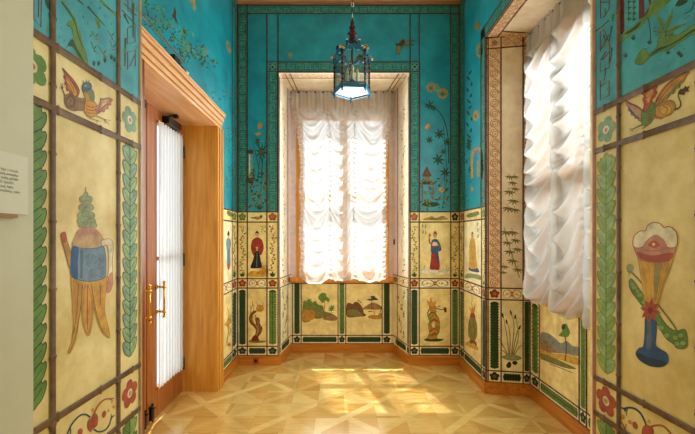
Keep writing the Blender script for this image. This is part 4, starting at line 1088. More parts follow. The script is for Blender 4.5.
for s in ([(355,195),(380,235),(425,255)],[(352,260),(370,310),(400,345)],[(400,290),(430,340),(460,362)],[(455,195),(480,230),(512,285)],[(470,260),(490,300)]): 
    a.stroke(s,8,'green',3); a.leaf(s[1][0],s[1][1],s[1][0]+20,s[1][1]-26,7,'green_dark'); a.leaf(s[1][0],s[1][1],s[1][0]-14,s[1][1]-24,7,'green'); a.ell(s[1][0]+6,s[1][1]+14,7,6,'brick')
for x, y in ((370,420),(400,420),(480,380),(440,400),(500,395)):
    for k in (-12,-4,4,12): a.leaf(x,y,x+k,y-48+abs(k),6,'green_dark')
for x, y in ((160,190),(150,245),(180,270),(330,160),(350,30),(480,160),(440,110)): a.leaf(x,y,x+4,y-24,4,'teal_ink')
a.done('grass_scene', par, 'green bank and grasses on blue, near left wall')
a = Art(F,'px',(35,0,6.318),base=2)
for s in ([(-10,0),(-10,120),(35,172),(38,0)],[(20,0),(20,110)]): a.stroke(s,7,'maroon',raw=True)
a.blob([(60,0),(85,0),(90,60),(70,40)],'green_dark'); a.leaf(75,215,82,140,12,'green')
FR = [[(585,-30),(585,65),(612,92),(612,-30)],[(545,62),(600,120),(640,165)],[(605,168),(583,178),(583,280),(630,264),(630,168),(605,168)],[(583,440),(583,330),(632,316),(632,420)],[(596,420),(632,340)],[(560,20),(640,100)]]
for s in FR: a.stroke(s,6.5,'maroon',raw=True)
for s in ([(560,90),(590,150)],[(620,20),(618,240)],[(570,240),(566,420)]): a.stroke(s,14,'green_dark',6)
for x, y in ((640,300),(640,60),(565,320)): 
    for an in (0,1.2,2.5,3.7,5): a.leaf(x,y,x+14*math.cos(an),y+24*math.sin(an),6,'green')
a.done('fret_ornament', par, 'dark red fret with leaves on the near left wall')
# dragon
a = Art(F,'px',(52,65,6.2),base=2)
a.blob([(62,18),(96,52),(130,90),(152,122),(168,158),(160,190),(142,206),(126,182),(112,186),(104,160),(88,158),(86,130),(76,118),(82,98),(70,72),(78,58)],'brick',line='brown_dark',w=3)
a.blob([(84,70),(112,102),(138,138),(152,172),(140,196),(124,170),(104,140),(92,110)],'ochre'); 
for q in ([(66,22),(104,74),(140,130),(156,180)],[(84,104),(108,134),(130,182)],[(78,70),(110,110),(142,178)]): a.stroke(q,5,'red_deep',3)
a.blob([(74,220),(80,190),(104,178),(134,190),(168,204),(214,214),(220,250),(196,280),(160,282),(130,284),(100,272),(82,250)],'brown_pale',line='brown_dark',w=3)
a.ell(112,226,30,40,'brown',line='brown_dark',w=2.5); a.ell(112,228,20,28,'brown_pale'); a.stroke([(100,210),(116,222),(104,240),(120,252)],4,'brown_dark')
for k in range(6): a.stroke([(142+k*12,206+k*3),(138+k*12,228+k*3)],3,'brown_dark',raw=True)
a.blob([(186,150),(210,162),(226,186),(246,212),(274,244),(286,288),(262,320),(226,320),(198,292),(200,250),(206,214),(196,186)],'ochre_deep',line='brown_dark',w=2.6)
a.blob([(206,240),(240,228),(270,254),(278,290),(258,312),(228,312),(206,288)],'orange')
for q in ([(212,250),(240,262),(266,258)],[(208,270),(240,282),(274,278)],[(212,290),(240,300),(270,298)]): a.stroke(q,3.5,'red_deep')
a.blob([(214,156),(232,142),(254,160),(262,196),(258,226),(242,220),(228,190)],'grey_green',line='blue_grey',w=2)
a.blob([(184,146),(190,120),(212,106),(236,112),(244,134),(236,152),(214,160),(206,172),(194,166)],'blue_grey',line='ink',w=2.6)
for q in ([(196,116),(192,96)],[(210,108),(212,90)],[(224,108),(230,92)]): a.stroke(q,6,'blue_grey',3,raw=True)
a.ell(206,130,6,5,'cream'); a.ell(206,131,2.6,2.6,'ink'); a.stroke([(190,156),(210,150),(232,146)],3,'ink')
a.blob([(268,266),(290,246),(300,222),(300,208),(322,210),(346,204),(374,214),(362,230),(364,246),(346,252),(346,272),(328,272),(320,292),(302,286),(290,300),(276,294)],'pink',line='maroon',w=3); a.blob([(304,236),(326,218),(352,216),(330,240),(306,262)],'cream')
for q in ([(276,282),(314,234),(364,218)],[(282,288),(326,252),(354,244)],[(286,294),(322,272)]): a.stroke(q,4,'red_deep',2)
a.stroke([(80,196),(66,160),(58,136)],8,'brown',5)
for k in ((44,140),(50,112),(66,112),(76,134)): a.stroke([(60,146),k],4,'brown_dark',2,raw=True)
a.stroke([(256,314),(290,322),(328,340)],9,'ochre_deep',5); a.stroke([(214,312),(246,334),(282,344)],8,'ochre_deep',4)
for k in ((362,346),(354,368),(330,364)): a.stroke([(322,336),k],4,'brown',2,raw=True)
for k in ((300,352),(276,360)): a.stroke([(276,342),k],3.5,'brown',2,raw=True)
a.done('painted_dragon', par, 'winged dragon with an orange belly on the near left wall')
# teapot plant
a = Art(F,'px',(45,180,2.475),base=2)
a.stroke([(100,18),(101,36)],2.4,'grey_green')
for x, y, rx, ry in ((101,36,5,7),(94,48,9,9),(108,48,9,9),(101,58,11,9),(92,68,9,8),(111,68,9,8),(101,76,10,8),(91,88,11,9),(101,86,10,9),(112,88,11,9),(88,102,9,8),(100,100,14,10),(114,102,11,8),(90,111,8,7),(104,112,16,7),(120,112,8,7)): a.ell(x,y,rx,ry,'sage',line='grey_green',w=1.3)
for x, y in ((97,50),(105,64),(95,86),(108,92),(100,106)): a.stroke([(x-5,y),(x,y+5),(x+6,y)],1.3,'grey_green')
a.blob([(80,128),(90,120),(118,120),(130,126),(142,142),(144,166),(104,170),(68,164),(72,146)],'tan',line='ochre_deep',w=1.3); a.blob([(80,126),(100,118),(124,122),(138,136),(130,140),(104,136),(76,142)],'pink')
a.blob([(38,138),(44,129),(50,131),(54,150),(60,168),(66,190),(66,222),(58,214),(52,190),(44,162)],'ochre_deep',line='brown',w=1.3); a.blob([(38,138),(44,129),(50,131),(53,148),(43,156)],'brick')
a.blob([(140,150),(160,146),(168,160),(166,200),(166,240),(162,272),(152,276),(150,258),(156,230),(156,180),(152,162),(142,164)],'cream_pale',line='brown_pale',w=1.3); a.blob([(152,262),(158,236),(166,230),(167,256),(160,276),(152,278)],'pink',line='brick',w=1)
a.blob([(64,240),(80,246),(104,250),(130,246),(152,240),(148,290),(148,330),(160,382),(156,390),(138,372),(124,330),(118,300),(114,330),(112,370),(106,385),(96,366),(92,330),(94,290),(86,330),(78,386),(70,412),(60,430),(56,426),(66,400),(70,360),(68,310)],'ochre',k=4,line='ochre_deep',w=1.6)
a.blob([(96,262),(106,258),(116,290),(120,330),(112,378),(104,384),(94,362),(90,330),(92,290)],'ochre_deep'); a.blob([(99,270),(107,268),(114,300),(113,340),(105,376),(97,352),(95,310)],'orange')
a.blob([(68,248),(84,252),(92,262),(86,310),(78,360),(72,330)],'ochre_deep'); a.blob([(130,252),(146,246),(144,300),(140,350),(128,310)],'orange')
for s in ([(92,258),(88,310),(76,380),(60,428)],[(114,258),(122,310),(138,366),(156,388)],[(82,256),(78,320),(70,380)],[(136,256),(136,310)],[(104,262),(104,370)]): a.stroke(s,1.8,'brown')
a.blob([(68,164),(84,168),(104,170),(130,168),(144,164),(150,190),(150,224),(146,242),(120,250),(94,250),(66,240),(62,215),(64,186)],'blue_pale',line='blue',w=1.6)
a.blob([(68,166),(82,168),(80,206),(80,244),(66,238),(63,212),(64,188)],'blue'); a.poly([(86,172),(94,172),(92,244),(86,243)],'blue_grey')
r = random.Random(4)
for i in range(22):
    x, y = r.uniform(96,144), r.uniform(182,240); a.stroke([(x,y),(x+r.uniform(-6,6),y+r.uniform(-5,5)),(x+r.uniform(-8,8),y+r.uniform(-6,6))],1.1,'blue_grey')
a.done('painted_teapot', par, 'blue and ochre teapot with banana leaf skirt on the near left wall')
a = Art(F,'px',(50,385,7.316),base=2)
a.blob([(272,300),(278,262),(300,240),(318,212),(340,214),(348,252),(338,300),(308,322),(296,344),(276,322)],'brick',line='maroon',w=2.5)
for s in ([(286,270),(330,262)],[(284,300),(326,298)]): a.stroke(s,3,'maroon')
a.stroke([(320,212),(340,168),(370,128),(410,102),(468,98)],13,'brick',8); a.stroke([(430,100),(452,112),(448,135)],9,'brick',4)
a.stroke([(292,236),(262,216),(220,222),(176,262),(144,312),(118,380)],13,'teal_ink',10); a.stroke([(318,322),(352,342),(400,330),(432,290),(448,240),(470,222)],13,'teal_ink',8); a.stroke([(448,250),(446,212)],8,'teal_ink',3); a.stroke([(144,312),(150,345),(135,380)],10,'teal_ink',5)
for x, y, rx, ry in ((394,214,14,27),(426,188,8,13),(464,160,10,13),(310,182,9,14),(220,342,18,26)): a.ell(x,y,rx,ry,'orange' if rx < 11 else 'brick',rot=.25)
a.done('scroll_ornament', par, 'red and blue scroll ornament low on the near left wall')

# ---------------------------------------------------------------- near right wall
F = F_AR; par = arch_r
field(F,.70,1.945,1.35,3.3,M_NBLUE,par,'blue_field')
for v in (1.945,1.806,1.0,.874): npole(F,(.70,v),(1.345,v),par)
for u in (.951,1.226): npole(F,(u,.3),(u,2.6),par,.0185,.4)
mb = MB(); mb.box((AR-.003,1.340,0),(AR+.004,1.353,3.3),paint('edge_bead_pink',(170,110,96))); mb.build('edge_bead',par)
acanthus(F,1.287,.041,1.04,1.765,par,True,('leaf_pale','green_light'),'light green acanthus strip next to the goblet panel',ln='green'); acanthus(F,1.287,.04,.60,.855,par,True,('green','green_light'))
a = Art(F,base=2); a.flower(1.287,1.868,.046,'mint',('cream_pale','pink'),rot=.6); a.done('painted_flower',par,'pale green flower high on the near right wall')
a = Art(F,base=2); a.flower(1.287,.937,.05,'brick',('cream_pale','ochre'),rot=.3); a.done('painted_flower',par,'red flower low on the near right wall')
a = Art(F,'px',(595,0,6.95),base=2)
for s in ([(40,-60),(40,128),(66,116),(100,60),(100,-60)],[(38,15),(100,15)],[(0,222),(50,185),(100,140)],[(38,360),(38,222),(66,208),(104,310)],[(40,345),(100,240)],[(104,300),(104,440)],[(38,420),(80,355)],[(38,430),(38,500),(100,470),(100,400)],[(38,560),(38,700),(100,660),(100,560),(38,600)],[(50,420),(100,360)]): a.stroke(s,8,'maroon',raw=True)
for s in ([(75,60),(72,100)],[(120,180),(100,290)],[(60,240),(80,290)],[(130,100),(122,150)],[(75,470),(68,560)],[(120,330),(110,430)]): a.stroke(s,12,'green_dark',4)
for x, y in ((76,75),(60,210),(90,300),(120,110),(70,320),(60,560),(90,620)):
    for an in (.3,1.5,2.6,3.8,5): a.leaf(x,y,x+18*math.cos(an),y+20*math.sin(an),7,'green')
a.done('fret_ornament', par, 'dark red fret with leaves on the near right wall')
a = Art(F,'px',(595,0,6.95),base=2)
a.poly([(168,-40),(206,-40),(206,215),(190,240),(168,225)],'maroon'); a.poly([(306,-40),(346,-40),(346,120),(306,135)],'maroon'); a.stroke([(372,-20),(385,40),(340,120)],18,'maroon',10)
a.blob([(186,290),(205,225),(250,190),(300,150),(370,90),(380,40),(420,0),(520,-40),(560,-40),(500,30),(430,90),(370,130),(320,190),(260,235),(220,270)],'green',k=3); a.blob([(205,236),(255,200),(320,150),(300,190),(240,232)],'green_dark',k=3)
a.blob([(280,440),(296,390),(330,345),(360,340),(368,370),(430,330),(440,270),(480,245),(560,250),(620,215),(690,170),(760,150),(760,215),(680,240),(600,290),(520,340),(430,370),(370,410),(330,450)],'green',k=3,line='green_dark',w=3); a.blob([(370,395),(440,335),(520,310),(600,262),(680,205),(740,190),(660,236),(560,300),(450,355)],'green_dark',k=3)
a.stroke([(372,120),(384,200),(388,300)],5,'brown_dark'); a.stroke([(490,260),(505,200),(520,160)],6,'green_dark')
for tx, ty, w_ in ((425,85,34),(545,55,34),(400,215,30),(630,165,30),(560,240,26),(455,265,24)): a.leaf(492,225,tx,ty,w_,'green')
for tx, ty in ((430,100),(545,70),(410,220),(620,170)): a.stroke([(492,225),(tx,ty)],3,'green_dark',1,raw=True)
for x in (232,268): 
    a.stroke([(x,-40),(x+4,60),(x,150)],5,'green_dark')
    for y in (20,60,100,140): a.leaf(x,y,x+22,y-16,12,'green_dark'); a.leaf(x,y,x-18,y-14,12,'green')
for x, y in ((270,280),(215,400),(380,310),(585,385),(510,380),(600,400)):
    for k in (-20,-7,7,20): a.leaf(x,y,x+k,y-46+abs(k),7,'green_dark')
a.blob([(560,40),(590,-10),(640,-40),(645,10),(600,40)],'green_dark'); a.stroke([(690,10),(670,70),(625,95)],5,'teal_ink')
r = random.Random(2)
for i in range(26): x, y = r.uniform(215,660), r.uniform(60,420); a.stroke([(x,y),(x+r.uniform(6,22),y-r.uniform(2,14))],3,'teal_ink',raw=True)
a.done('grass_scene', par, 'green banks and broad leaves on blue, near right wall')
# griffin
a = Art(F,'px',(610,60,5.788),base=2)
a.blob([(262,250),(284,200),(320,150),(370,108),(420,80),(464,66),(444,92),(424,128),(410,136),(404,160),(384,166),(372,192),(352,196),(336,222),(310,232),(292,252)],'ochre_deep',line='brown_dark',w=3)
a.blob([(330,208),(370,160),(418,112),(402,152),(378,164),(366,190),(342,206)],'olive'); a.stroke([(266,246),(306,180),(360,122),(462,67)],9,'red',3); a.stroke([(300,236),(350,186),(410,124)],5,'green',2); a.stroke([(284,236),(336,170),(400,112)],4,'red_deep',2)
for q in ([(336,222),(350,190)],[(370,190),(376,160)],[(404,158),(402,130)]): a.stroke(q,3,'brown_dark',raw=True)
a.blob([(94,232),(112,252),(150,262),(182,286),(194,318),(188,352),(166,350),(164,338),(146,338),(142,324),(124,318),(122,300),(106,292),(108,276),(98,262)],'pink',line='brown_dark',w=3); a.blob([(106,268),(126,290),(150,318),(176,342),(160,336),(140,320),(120,302)],'blue'); a.blob([(120,268),(150,282),(176,310),(178,334),(150,306)],'tan'); a.stroke([(98,238),(140,262),(184,290)],5,'red_deep',3)
a.blob([(250,276),(280,256),(310,240),(346,232),(370,242),(382,268),(372,292),(352,316),(310,330),(270,338),(246,316)],'ochre_deep',line='brown_dark',w=3); a.ell(322,286,36,30,'ochre',rot=.4,line='brown_dark',w=2); a.stroke([(306,262),(336,284),(324,310)],5,'brown_dark',3); a.stroke([(256,292),(268,326),(304,336)],8,'red'); a.stroke([(262,268),(290,262)],5,'olive')
a.blob([(186,304),(204,262),(230,236),(258,256),(264,300),(252,344),(224,374),(196,380),(182,354)],'green',line='green_dark',w=3); a.blob([(206,330),(236,304),(252,322),(228,360)],'olive')
for k in range(5): a.stroke([(202+k*4,290+k*16),(224+k*4,284+k*14),(248,292+k*12)],2.5,'green_dark')
a.blob([(194,300),(198,256),(190,226),(200,210),(182,190),(206,184),(226,158),(252,148),(276,154),(266,172),(274,190),(258,212),(246,232),(236,258),(216,290)],'brick',line='brown_dark',w=3); a.blob([(214,200),(238,172),(256,186),(240,212),(224,246),(212,240)],'orange')
for q in ([(204,212),(220,222)],[(204,236),(220,244)],[(206,258),(220,264)]): a.stroke(q,4,'red_deep',raw=True)
a.stroke([(206,184),(188,172)],6,'red',2,raw=True); a.stroke([(222,162),(214,146)],6,'red',2,raw=True)
a.ell(240,172,5,4,'cream'); a.ell(240,172,2.2,2.2,'ink'); a.stroke([(248,188),(272,182)],4,'maroon'); a.stroke([(250,206),(264,216)],5,'red')
a.stroke([(376,288),(406,272),(410,244),(398,214),(398,190)],9,'brown_dark',6); a.blob([(396,194),(406,170),(428,164),(438,150),(450,158),(464,146),(454,172),(462,182),(438,184),(432,202),(412,200)],'brown_dark')
a.stroke([(206,368),(170,382),(130,402)],11,'green',5); a.stroke([(240,352),(210,384),(186,398)],10,'olive',5)
for k in ((112,398),(114,412),(130,418)): a.stroke([(132,400),k],4,'olive',2,raw=True)
a.stroke([(330,318),(304,336),(290,346)],10,'ochre_deep',6)
a.done('painted_griffin', par, 'winged griffin with a red head on the near right wall')
# goblet
a = Art(F,'px',(595,210,2.63),base=2)
a.stroke([(92,160),(118,186),(160,240),(205,300),(222,330)],4.5,'olive',4); a.blob([(84,150),(92,142),(102,150),(98,160),(88,164)],'sage',line='olive',w=1.2); a.stroke([(92,160),(90,172)],2,'olive')
a.blob([(90,188),(98,182),(118,210),(140,240),(160,262),(190,304),(214,318),(236,314),(244,338),(240,362),(218,364),(206,352),(186,336),(164,300),(136,266),(112,236),(94,210)],'green',line='green_dark',w=1.6)
for x, y in ((104,204),(118,224),(130,242),(176,310),(190,330),(212,336),(226,330),(232,350),(216,352)): a.ell(x,y,8,7,'green_light',line='green_dark',w=1)
for x, y in ((98,196),(112,214),(142,252)): a.ell(x,y,6,6,'sage',line='green',w=1)
a.blob([(134,282),(148,274),(160,284),(162,320),(160,354),(172,366),(190,378),(193,400),(176,412),(146,410),(120,396),(108,378),(116,364),(128,358),(132,320)],'blue',line='navy',w=1.6)
a.blob([(140,290),(148,284),(150,330),(146,366),(136,362),(138,320)],'blue_grey'); a.blob([(110,380),(130,374),(160,386),(188,402),(174,412),(144,408),(120,396)],'navy'); a.blob([(116,372),(140,366),(176,382),(190,396),(160,392),(130,382)],'blue')
a.blob([(110,100),(130,108),(160,116),(200,106),(208,116),(196,160),(180,200),(170,236),(164,262),(150,268),(134,262),(130,230),(122,180),(114,130)],'ochre',line='ochre_deep',w=1.6)
for s in ([(122,120),(132,190),(140,260)],[(140,124),(146,190),(150,262)],[(164,124),(160,190),(156,262)],[(188,122),(174,190),(162,260)],[(198,122),(184,180),(168,240)]): a.stroke(s,2.2,'ochre_deep')
a.blob([(158,130),(180,128),(170,190),(160,240),(156,200)],'gold')
a.blob([(102,92),(120,82),(150,78),(190,84),(214,94),(204,126),(186,136),(158,138),(130,134),(114,124)],'pink',line='brick',w=1.6); a.blob([(112,110),(150,120),(204,112),(196,132),(160,138),(124,130)],'brick')
a.blob([(101,94),(103,70),(118,56),(134,54),(140,40),(156,33),(172,36),(182,46),(198,44),(214,58),(218,82),(212,98),(190,98),(178,84),(160,70),(144,82),(130,96),(112,100)],'cream_pale',line='brick',w=2.4)
a.blob([(126,100),(136,82),(150,70),(164,66),(182,80),(190,98),(180,104),(156,108),(136,106)],'pink',line='brick',w=1.3); a.blob([(140,92),(156,80),(172,92),(156,100)],'brick'); a.ell(155,90,4,4,'cream')
for an in range(8):
    t = an*PI/4 + .2; a.leaf(146,264,146+27*math.cos(t),264+34*math.sin(t),15,'brick'); 
for an in range(8):
    t = an*PI/4 + .2; a.stroke([(146,264),(146+20*math.cos(t),264+26*math.sin(t))],1.3,'maroon',raw=True)
a.ell(146,264,6,8,'red_deep')
a.done('painted_goblet', par, 'tall red, ochre and blue goblet crossed by a green sprig on the near right wall')
a = Art(F,'px',(585,375,6.318),base=2)
a.blob([(218,204),(250,206),(270,200),(262,216),(256,236),(244,218)],'teal_ink'); a.stroke([(262,206),(310,210),(350,240),(378,290),(388,325)],13,'teal_ink',9); a.stroke([(268,212),(262,258)],9,'teal_ink',3)
a.blob([(372,325),(400,318),(432,345),(430,380),(400,400),(362,370)],'brick',line='maroon',w=2.5); a.stroke([(415,330),(450,318),(500,325),(560,390)],13,'brick',9); a.stroke([(205,288),(240,310),(265,380)],10,'brick',6); a.stroke([(262,310),(255,350)],8,'brick',4)
for x, y, rx, ry in ((238,266,15,17),(284,298,10,15),(318,318,15,25),(406,293,10,13)): a.ell(x,y,rx,ry,'orange' if rx < 13 or x < 250 else 'brick',rot=-.4)
a.done('scroll_ornament', par, 'blue and red scroll ornament low on the near right wall')
# ================================================================== THINGS
def blind(name, F, ua, ub, ztop, zbot, nbase, cuts, narrow, drops, sag, pitch, amp, seed, label, cord_u=None, frill=.045, lower_shift=0.0, slant=0.0):
    """festoon blind: gathered heading, columns of hanging swags between cords, frilled sides"""
    r = random.Random(seed)
    root = empty(name, F.P((ua+ub)/2, zbot, nbase)); tag(root, label, 'curtain')
    nc = len(cuts) - 1; per = 30; nv = 300
    ph = [r.uniform(0, 1) for _ in range(nc+1)]; pk = [r.uniform(.92, 1.1) for _ in range(nc)]
    wob = [(r.uniform(2, 6), r.uniform(0, 6.28), r.uniform(.1, .3)) for _ in range(4)]
    uc = (ua+ub)/2; H = ztop - zbot
    def sm(a, b_, x): x = min(1, max(0, (x-a)/(b_-a))); return x*x*(3-2*x)
    def surf(cf, t):
        """cf: 0..1 across, t: 0 top .. 1 bottom"""
        k = max(i for i in range(nc) if cuts[i] <= cf + 1e-9) if cf < 1 else nc-1
        x = (cf - cuts[k]) / (cuts[k+1] - cuts[k]); x = min(1, max(0, x))
        b_ = 4*x*(1-x); bb = b_
        w = 1 - narrow * sm(0, .32, t)
        u = uc + lower_shift*sm(0,.32,t) + (ua - uc + (ub-ua)*cf) * w
        z0 = ztop - H*t
        f = sm(.05, .13, t)
        dz = sum(.010*math.sin(q*z0*3 + p_ + k) for q, p_, _ in wob)
        dk = drops[k] * sm(.55, 1, t)
        z = z0 - f*bb*dk
        pz = (z0 + sag*(bb) + dz) / (pitch*pk[k]) + ph[k] + (.20*math.sin(5*x + k*2 + z0*2.3)) + .22*math.sin(z0*4.1 + k*2.2)
        fr = pz - math.floor(pz)
        rip = (.5 - .5*math.cos(2*PI*(fr ** 1.35)))
        pz2 = (z0 + sag*1.25*bb + dz*1.7)/(pitch*.43) + ph[k]*3 + .5*math.sin(9*x+k)
        fine = .5 + .5*math.sin(2*PI*pz2)
        n = nbase + f*(amp*(.22 + .78*bb)*rip + amp*.09*bb*fine + amp*.55*bb) 
        side = math.exp(-((x)/.07)**2) + math.exp(-((1-x)/.07)**2)
        n += f*.012*side*math.sin(z0*2*PI/(pitch*.36) + k*2)
        hp = 2*PI*(u - ua)/.052
        hd = (1 - sm(.07, .17, t))
        n += hd*(.011*math.sin(hp + .8*math.sin(hp*.31)) + .006*math.sin(hp*.47))
        n += .03*bb*sm(.93, 1, t)*(1 - .5*sm(.985, 1, t))
        u += f*.010*math.sin(z0*11 + k*1.7)*(1 if 0 < k or x > .05 else 1)
        z -= f*amp*.35*bb*rip
        z += slant*cf**6*sm(.5,1,t)
        fo = math.exp(-((fr-.02)/.11)**2) + math.exp(-((1-fr)/.16)**2)
        fb = pz2 - math.floor(pz2)
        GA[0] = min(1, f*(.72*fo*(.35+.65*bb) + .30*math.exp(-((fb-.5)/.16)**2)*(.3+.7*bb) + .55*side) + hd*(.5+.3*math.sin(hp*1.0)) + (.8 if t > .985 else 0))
        return F.P(u, z, n)
    GA = [0]
    gat = []
    nu = per*nc; vs = []; fs = []
    cfs = [cuts[k] + (cuts[k+1]-cuts[k])*i/per for k in range(nc) for i in range(per)] + [1.0]
    for j in range(nv+1):
        for c in cfs: vs.append(surf(c, j/nv)); gat.append(GA[0])
    W_ = nu+1
    for j in range(nv):
        for i in range(nu): fs.append((j*W_+i, j*W_+i+1, (j+1)*W_+i+1, (j+1)*W_+i))
    parts = []
    mb = MB(); mb.add(vs, fs, CLOTH, True); o = mb.build('swagged_cloth', root, fix=False); parts.append(o)
    at = o.data.attributes.new('gather', 'FLOAT', 'POINT'); at.data.foreach_set('value', gat)
    # frills down both sides and along the foot
    for cf, s in ((0.0, -1), (1.0, 1)):
        mb = MB(); v2 = []; m_ = 520
        for j in range(m_+1):
            t = .012 + .988*j/m_; p_ = surf(cf, t)
            wv = math.sin(j*2*PI/9.0 + .6*math.sin(j*.13)); 
            for q, e in enumerate((0, .35, .7, 1)):
                v2.append(p_ + F.U*(s*frill*e*(1+.15*math.sin(j*.37))*(1 if s*1 else 1)) + F.N*(.013*wv*e - .012*e) - F.V*(.012*e))
        mb.add(v2, [(j*4+q, j*4+q+1, (j+1)*4+q+1, (j+1)*4+q) for j in range(m_) for q in range(3)], CLOTH, True)
        parts.append(mb.build('frill', root, fix=False))
    mb = MB(); v2 = []; m_ = 500
    for i in range(m_+1):
        p_ = surf(i/m_, 1.0)
        wv = math.sin(i*2*PI/8.0 + .6*math.sin(i*.17))
        for q, e in enumerate((0, .5, 1)): v2.append(p_ + F.N*(.005*wv*e - .010*e) - F.V*(.018*e))
    mb.add(v2, [(i*3+q, i*3+q+1, (i+1)*3+q+1, (i+1)*3+q) for i in range(m_) for q in range(2)], CLOTH, True)
    parts.append(mb.build('hem_frill', root, fix=False))
    mb = MB(); mb.tube([F.P(ua-.004, ztop-.012, nbase-.012), F.P(ub+.004, ztop-.012, nbase-.012)], .010, paint('rail_brown',(96,58,40)), 8)
    parts.append(mb.build('curtain_rail', root))
    if cord_u is not None:
        mb = MB(); mb.tube([F.P(cord_u, ztop-.02, nbase-.005), F.P(cord_u, 1.46, nbase-.005)], .0032, paint('cord_white',(232,226,210)), 6)
        o = mb.build('pull_cord', root); parts.append(o)
        q = MB(); q.lathe(F.P(cord_u, 1.40, nbase-.005), [(.003,.075),(.009,.06),(.011,.02),(.006,0)], paint('cord_bob',(60,44,36)), 10)
        parts.append(q.build('cord_bob', root))
    for o in parts: o.location = -root.location
    return root
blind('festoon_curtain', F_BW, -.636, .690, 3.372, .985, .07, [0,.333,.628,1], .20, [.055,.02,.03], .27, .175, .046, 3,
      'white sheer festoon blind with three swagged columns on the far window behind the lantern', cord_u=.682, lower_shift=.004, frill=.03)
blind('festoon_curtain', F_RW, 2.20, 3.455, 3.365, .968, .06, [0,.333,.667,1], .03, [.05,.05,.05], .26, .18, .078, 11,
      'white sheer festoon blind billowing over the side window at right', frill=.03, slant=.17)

# ---- lantern
LX, LY = .087, 2.87
lan = empty('hanging_lantern', (LX, LY, 2.60)); tag(lan, 'blue metal five-sided glass lantern with beaded posts hanging from the ceiling chain', 'lantern')
M_LB = metal('lantern_blue', (36,112,152), .38, .35); M_LD = metal('lantern_dark', (34,44,50), .35, .6); M_LR = metal('lantern_red', (92,34,34), .35, .5); M_LC = metal('lantern_copper', (146,66,40), .45, .5)
M_LG = glass('lantern_glass', (236,246,248), .03, .03, .05, (150,190,200)); M_LGB = glass('lantern_floor_glass', (240,246,250), .30, .04, .30, (235,240,245))
M_YEL = paint('knob_yellow', (214,198,116)); M_KW = paint('knob_white', (232,224,200)); M_KO = paint('knob_orange', (176,116,70)); M_CAN = paint('candle_white', (236,228,206), var=.04); M_BULB = paint('bulb_glass', (232,214,150), var=.04, rough=.15)
Rr = .143; rot0 = math.radians(3.0)
PV = [Vector((Rr*math.cos(PI/2 + rot0 + 2*PI*k/5), Rr*math.sin(PI/2 + rot0 + 2*PI*k/5), 0)) for k in range(5)]
def LP(v, z, s=1.0): return (v.x*s, v.y*s, z - 2.60)
mb = MB()
for k in range(5):
    a_, c_ = PV[k], PV[(k+1) % 5]
    mb.tube([LP(a_,2.612),LP(c_,2.612)], .0135, M_LB, 6, smooth=False)
    mb.tube([LP(a_,2.637),LP(c_,2.637)], .006, M_LB, 6, smooth=False)
    mb.ball(LP(a_,2.612), .017, M_LB, 8, 6)
    mb.lathe(LP(a_,2.572), [(.003,0),(.009,.008),(.005,.016),(.011,.024),(.008,.032)], M_LB, 8)
mb.build('bottom_frame', lan)
mb = MB(); mb.add([LP(v,2.608,.97) for v in PV], [(0,1,2,3,4)], M_LGB); o = mb.build('bottom_pane', lan, fix=False); o['label'] = 'pale reflecting glass floor of the lantern'
for k in range(5):
    mb = MB(); v = PV[k]
    for i in range(12): mb.ball(LP(v, 2.645+i*.0185), .0088, M_LD if i % 2 else M_LC, 8, 6, (1,1,.95))
    mb.tube([LP(v,2.62),LP(v,2.87)], .006, M_LD, 6)
    mb.ball(LP(v,2.875), .014, M_LD, 8, 6)
    po = mb.build('corner_post', lan)
    for dx, dz, mm in ((.012,.0,M_YEL),(-.010,.008,M_KW),(.0,.018,M_KO)):
        q = MB(); q.ball((v.x*1.05+dx, v.y*1.05, 2.885+dz-2.60), .0085, mm, 8, 6)
        for t in range(5): q.ball((v.x*1.06+dx+.008*math.cos(t*1.257), v.y*1.09, 2.885+dz+.008*math.sin(t*1.257)-2.60), .0042, mm, 6, 4)
        q.build('rosette', po)
for k in range(5):
    a_, c_ = PV[k], PV[(k+1) % 5]; d = (c_-a_); e = d.length; d.normalize(); mid = (a_+c_)/2; nrm = Vector((d.y,-d.x,0)); nrm = nrm if nrm.dot(mid) > 0 else -nrm
    g_ = MB(); g_.add([LP(a_,2.63,.96),LP(c_,2.63,.96),LP(c_,2.86,.96),LP(a_,2.86,.96)], [(0,1,2,3)], M_LG); g_.build('glass_pane', lan, fix=False)
    ar = MB(); N_ = 14; vs = []
    for i in range(N_+1):
        s = -1 + 2*i/N_; x = s*e/2*.95
        zi = 2.835 + .052*(1 - abs(s)**2.6) + (.010*math.cos(s*PI*3) if abs(s) < .9 else 0); zo = 2.868 + .058*max(0, math.cos(s*PI/2))**1.2
        for off in (-.006,.006):
            for z in (zi, zo): vs.append(mid + d*x + nrm*off + Vector((0,0,z-2.60)))
    fs = []
    for i in range(N_):
        p, q = i*4, (i+1)*4
        fs += [(p,q,q+1,p+1),(p+2,p+3,q+3,q+2),(p,p+2,q+2,q),(p+1,q+1,q+3,p+3)]
    fs += [(0,1,3,2),(N_*4,N_*4+2,N_*4+3,N_*4+1)]
    ar.add(vs, fs, M_LB); top = mid + Vector((0,0,2.932-2.60)); ar.ball(tuple(top), .016, M_LD, 8, 6); 
    for sx in (-.022,.022): ar.ball(tuple(top + d*sx - Vector((0,0,.006))), .011, M_LD, 8, 6)
    ar.build('arch_panel', lan)
    v = a_
    sp = [(.08,3.03),(.22,3.0),(.34,2.965),(.46,2.965),(.54,2.985),(.58,2.97),(.59,2.93),(.68,2.905),(.82,2.91),(.95,2.895)]
    am = MB(); am.tube([LP(v,z,s) for s, z in sp], .0038, M_LD, 7); am.ball(LP(v,2.978,.56), .006, M_KW, 8, 6, (1.6,1.6,.7))
    am.build('scroll_arm', lan)
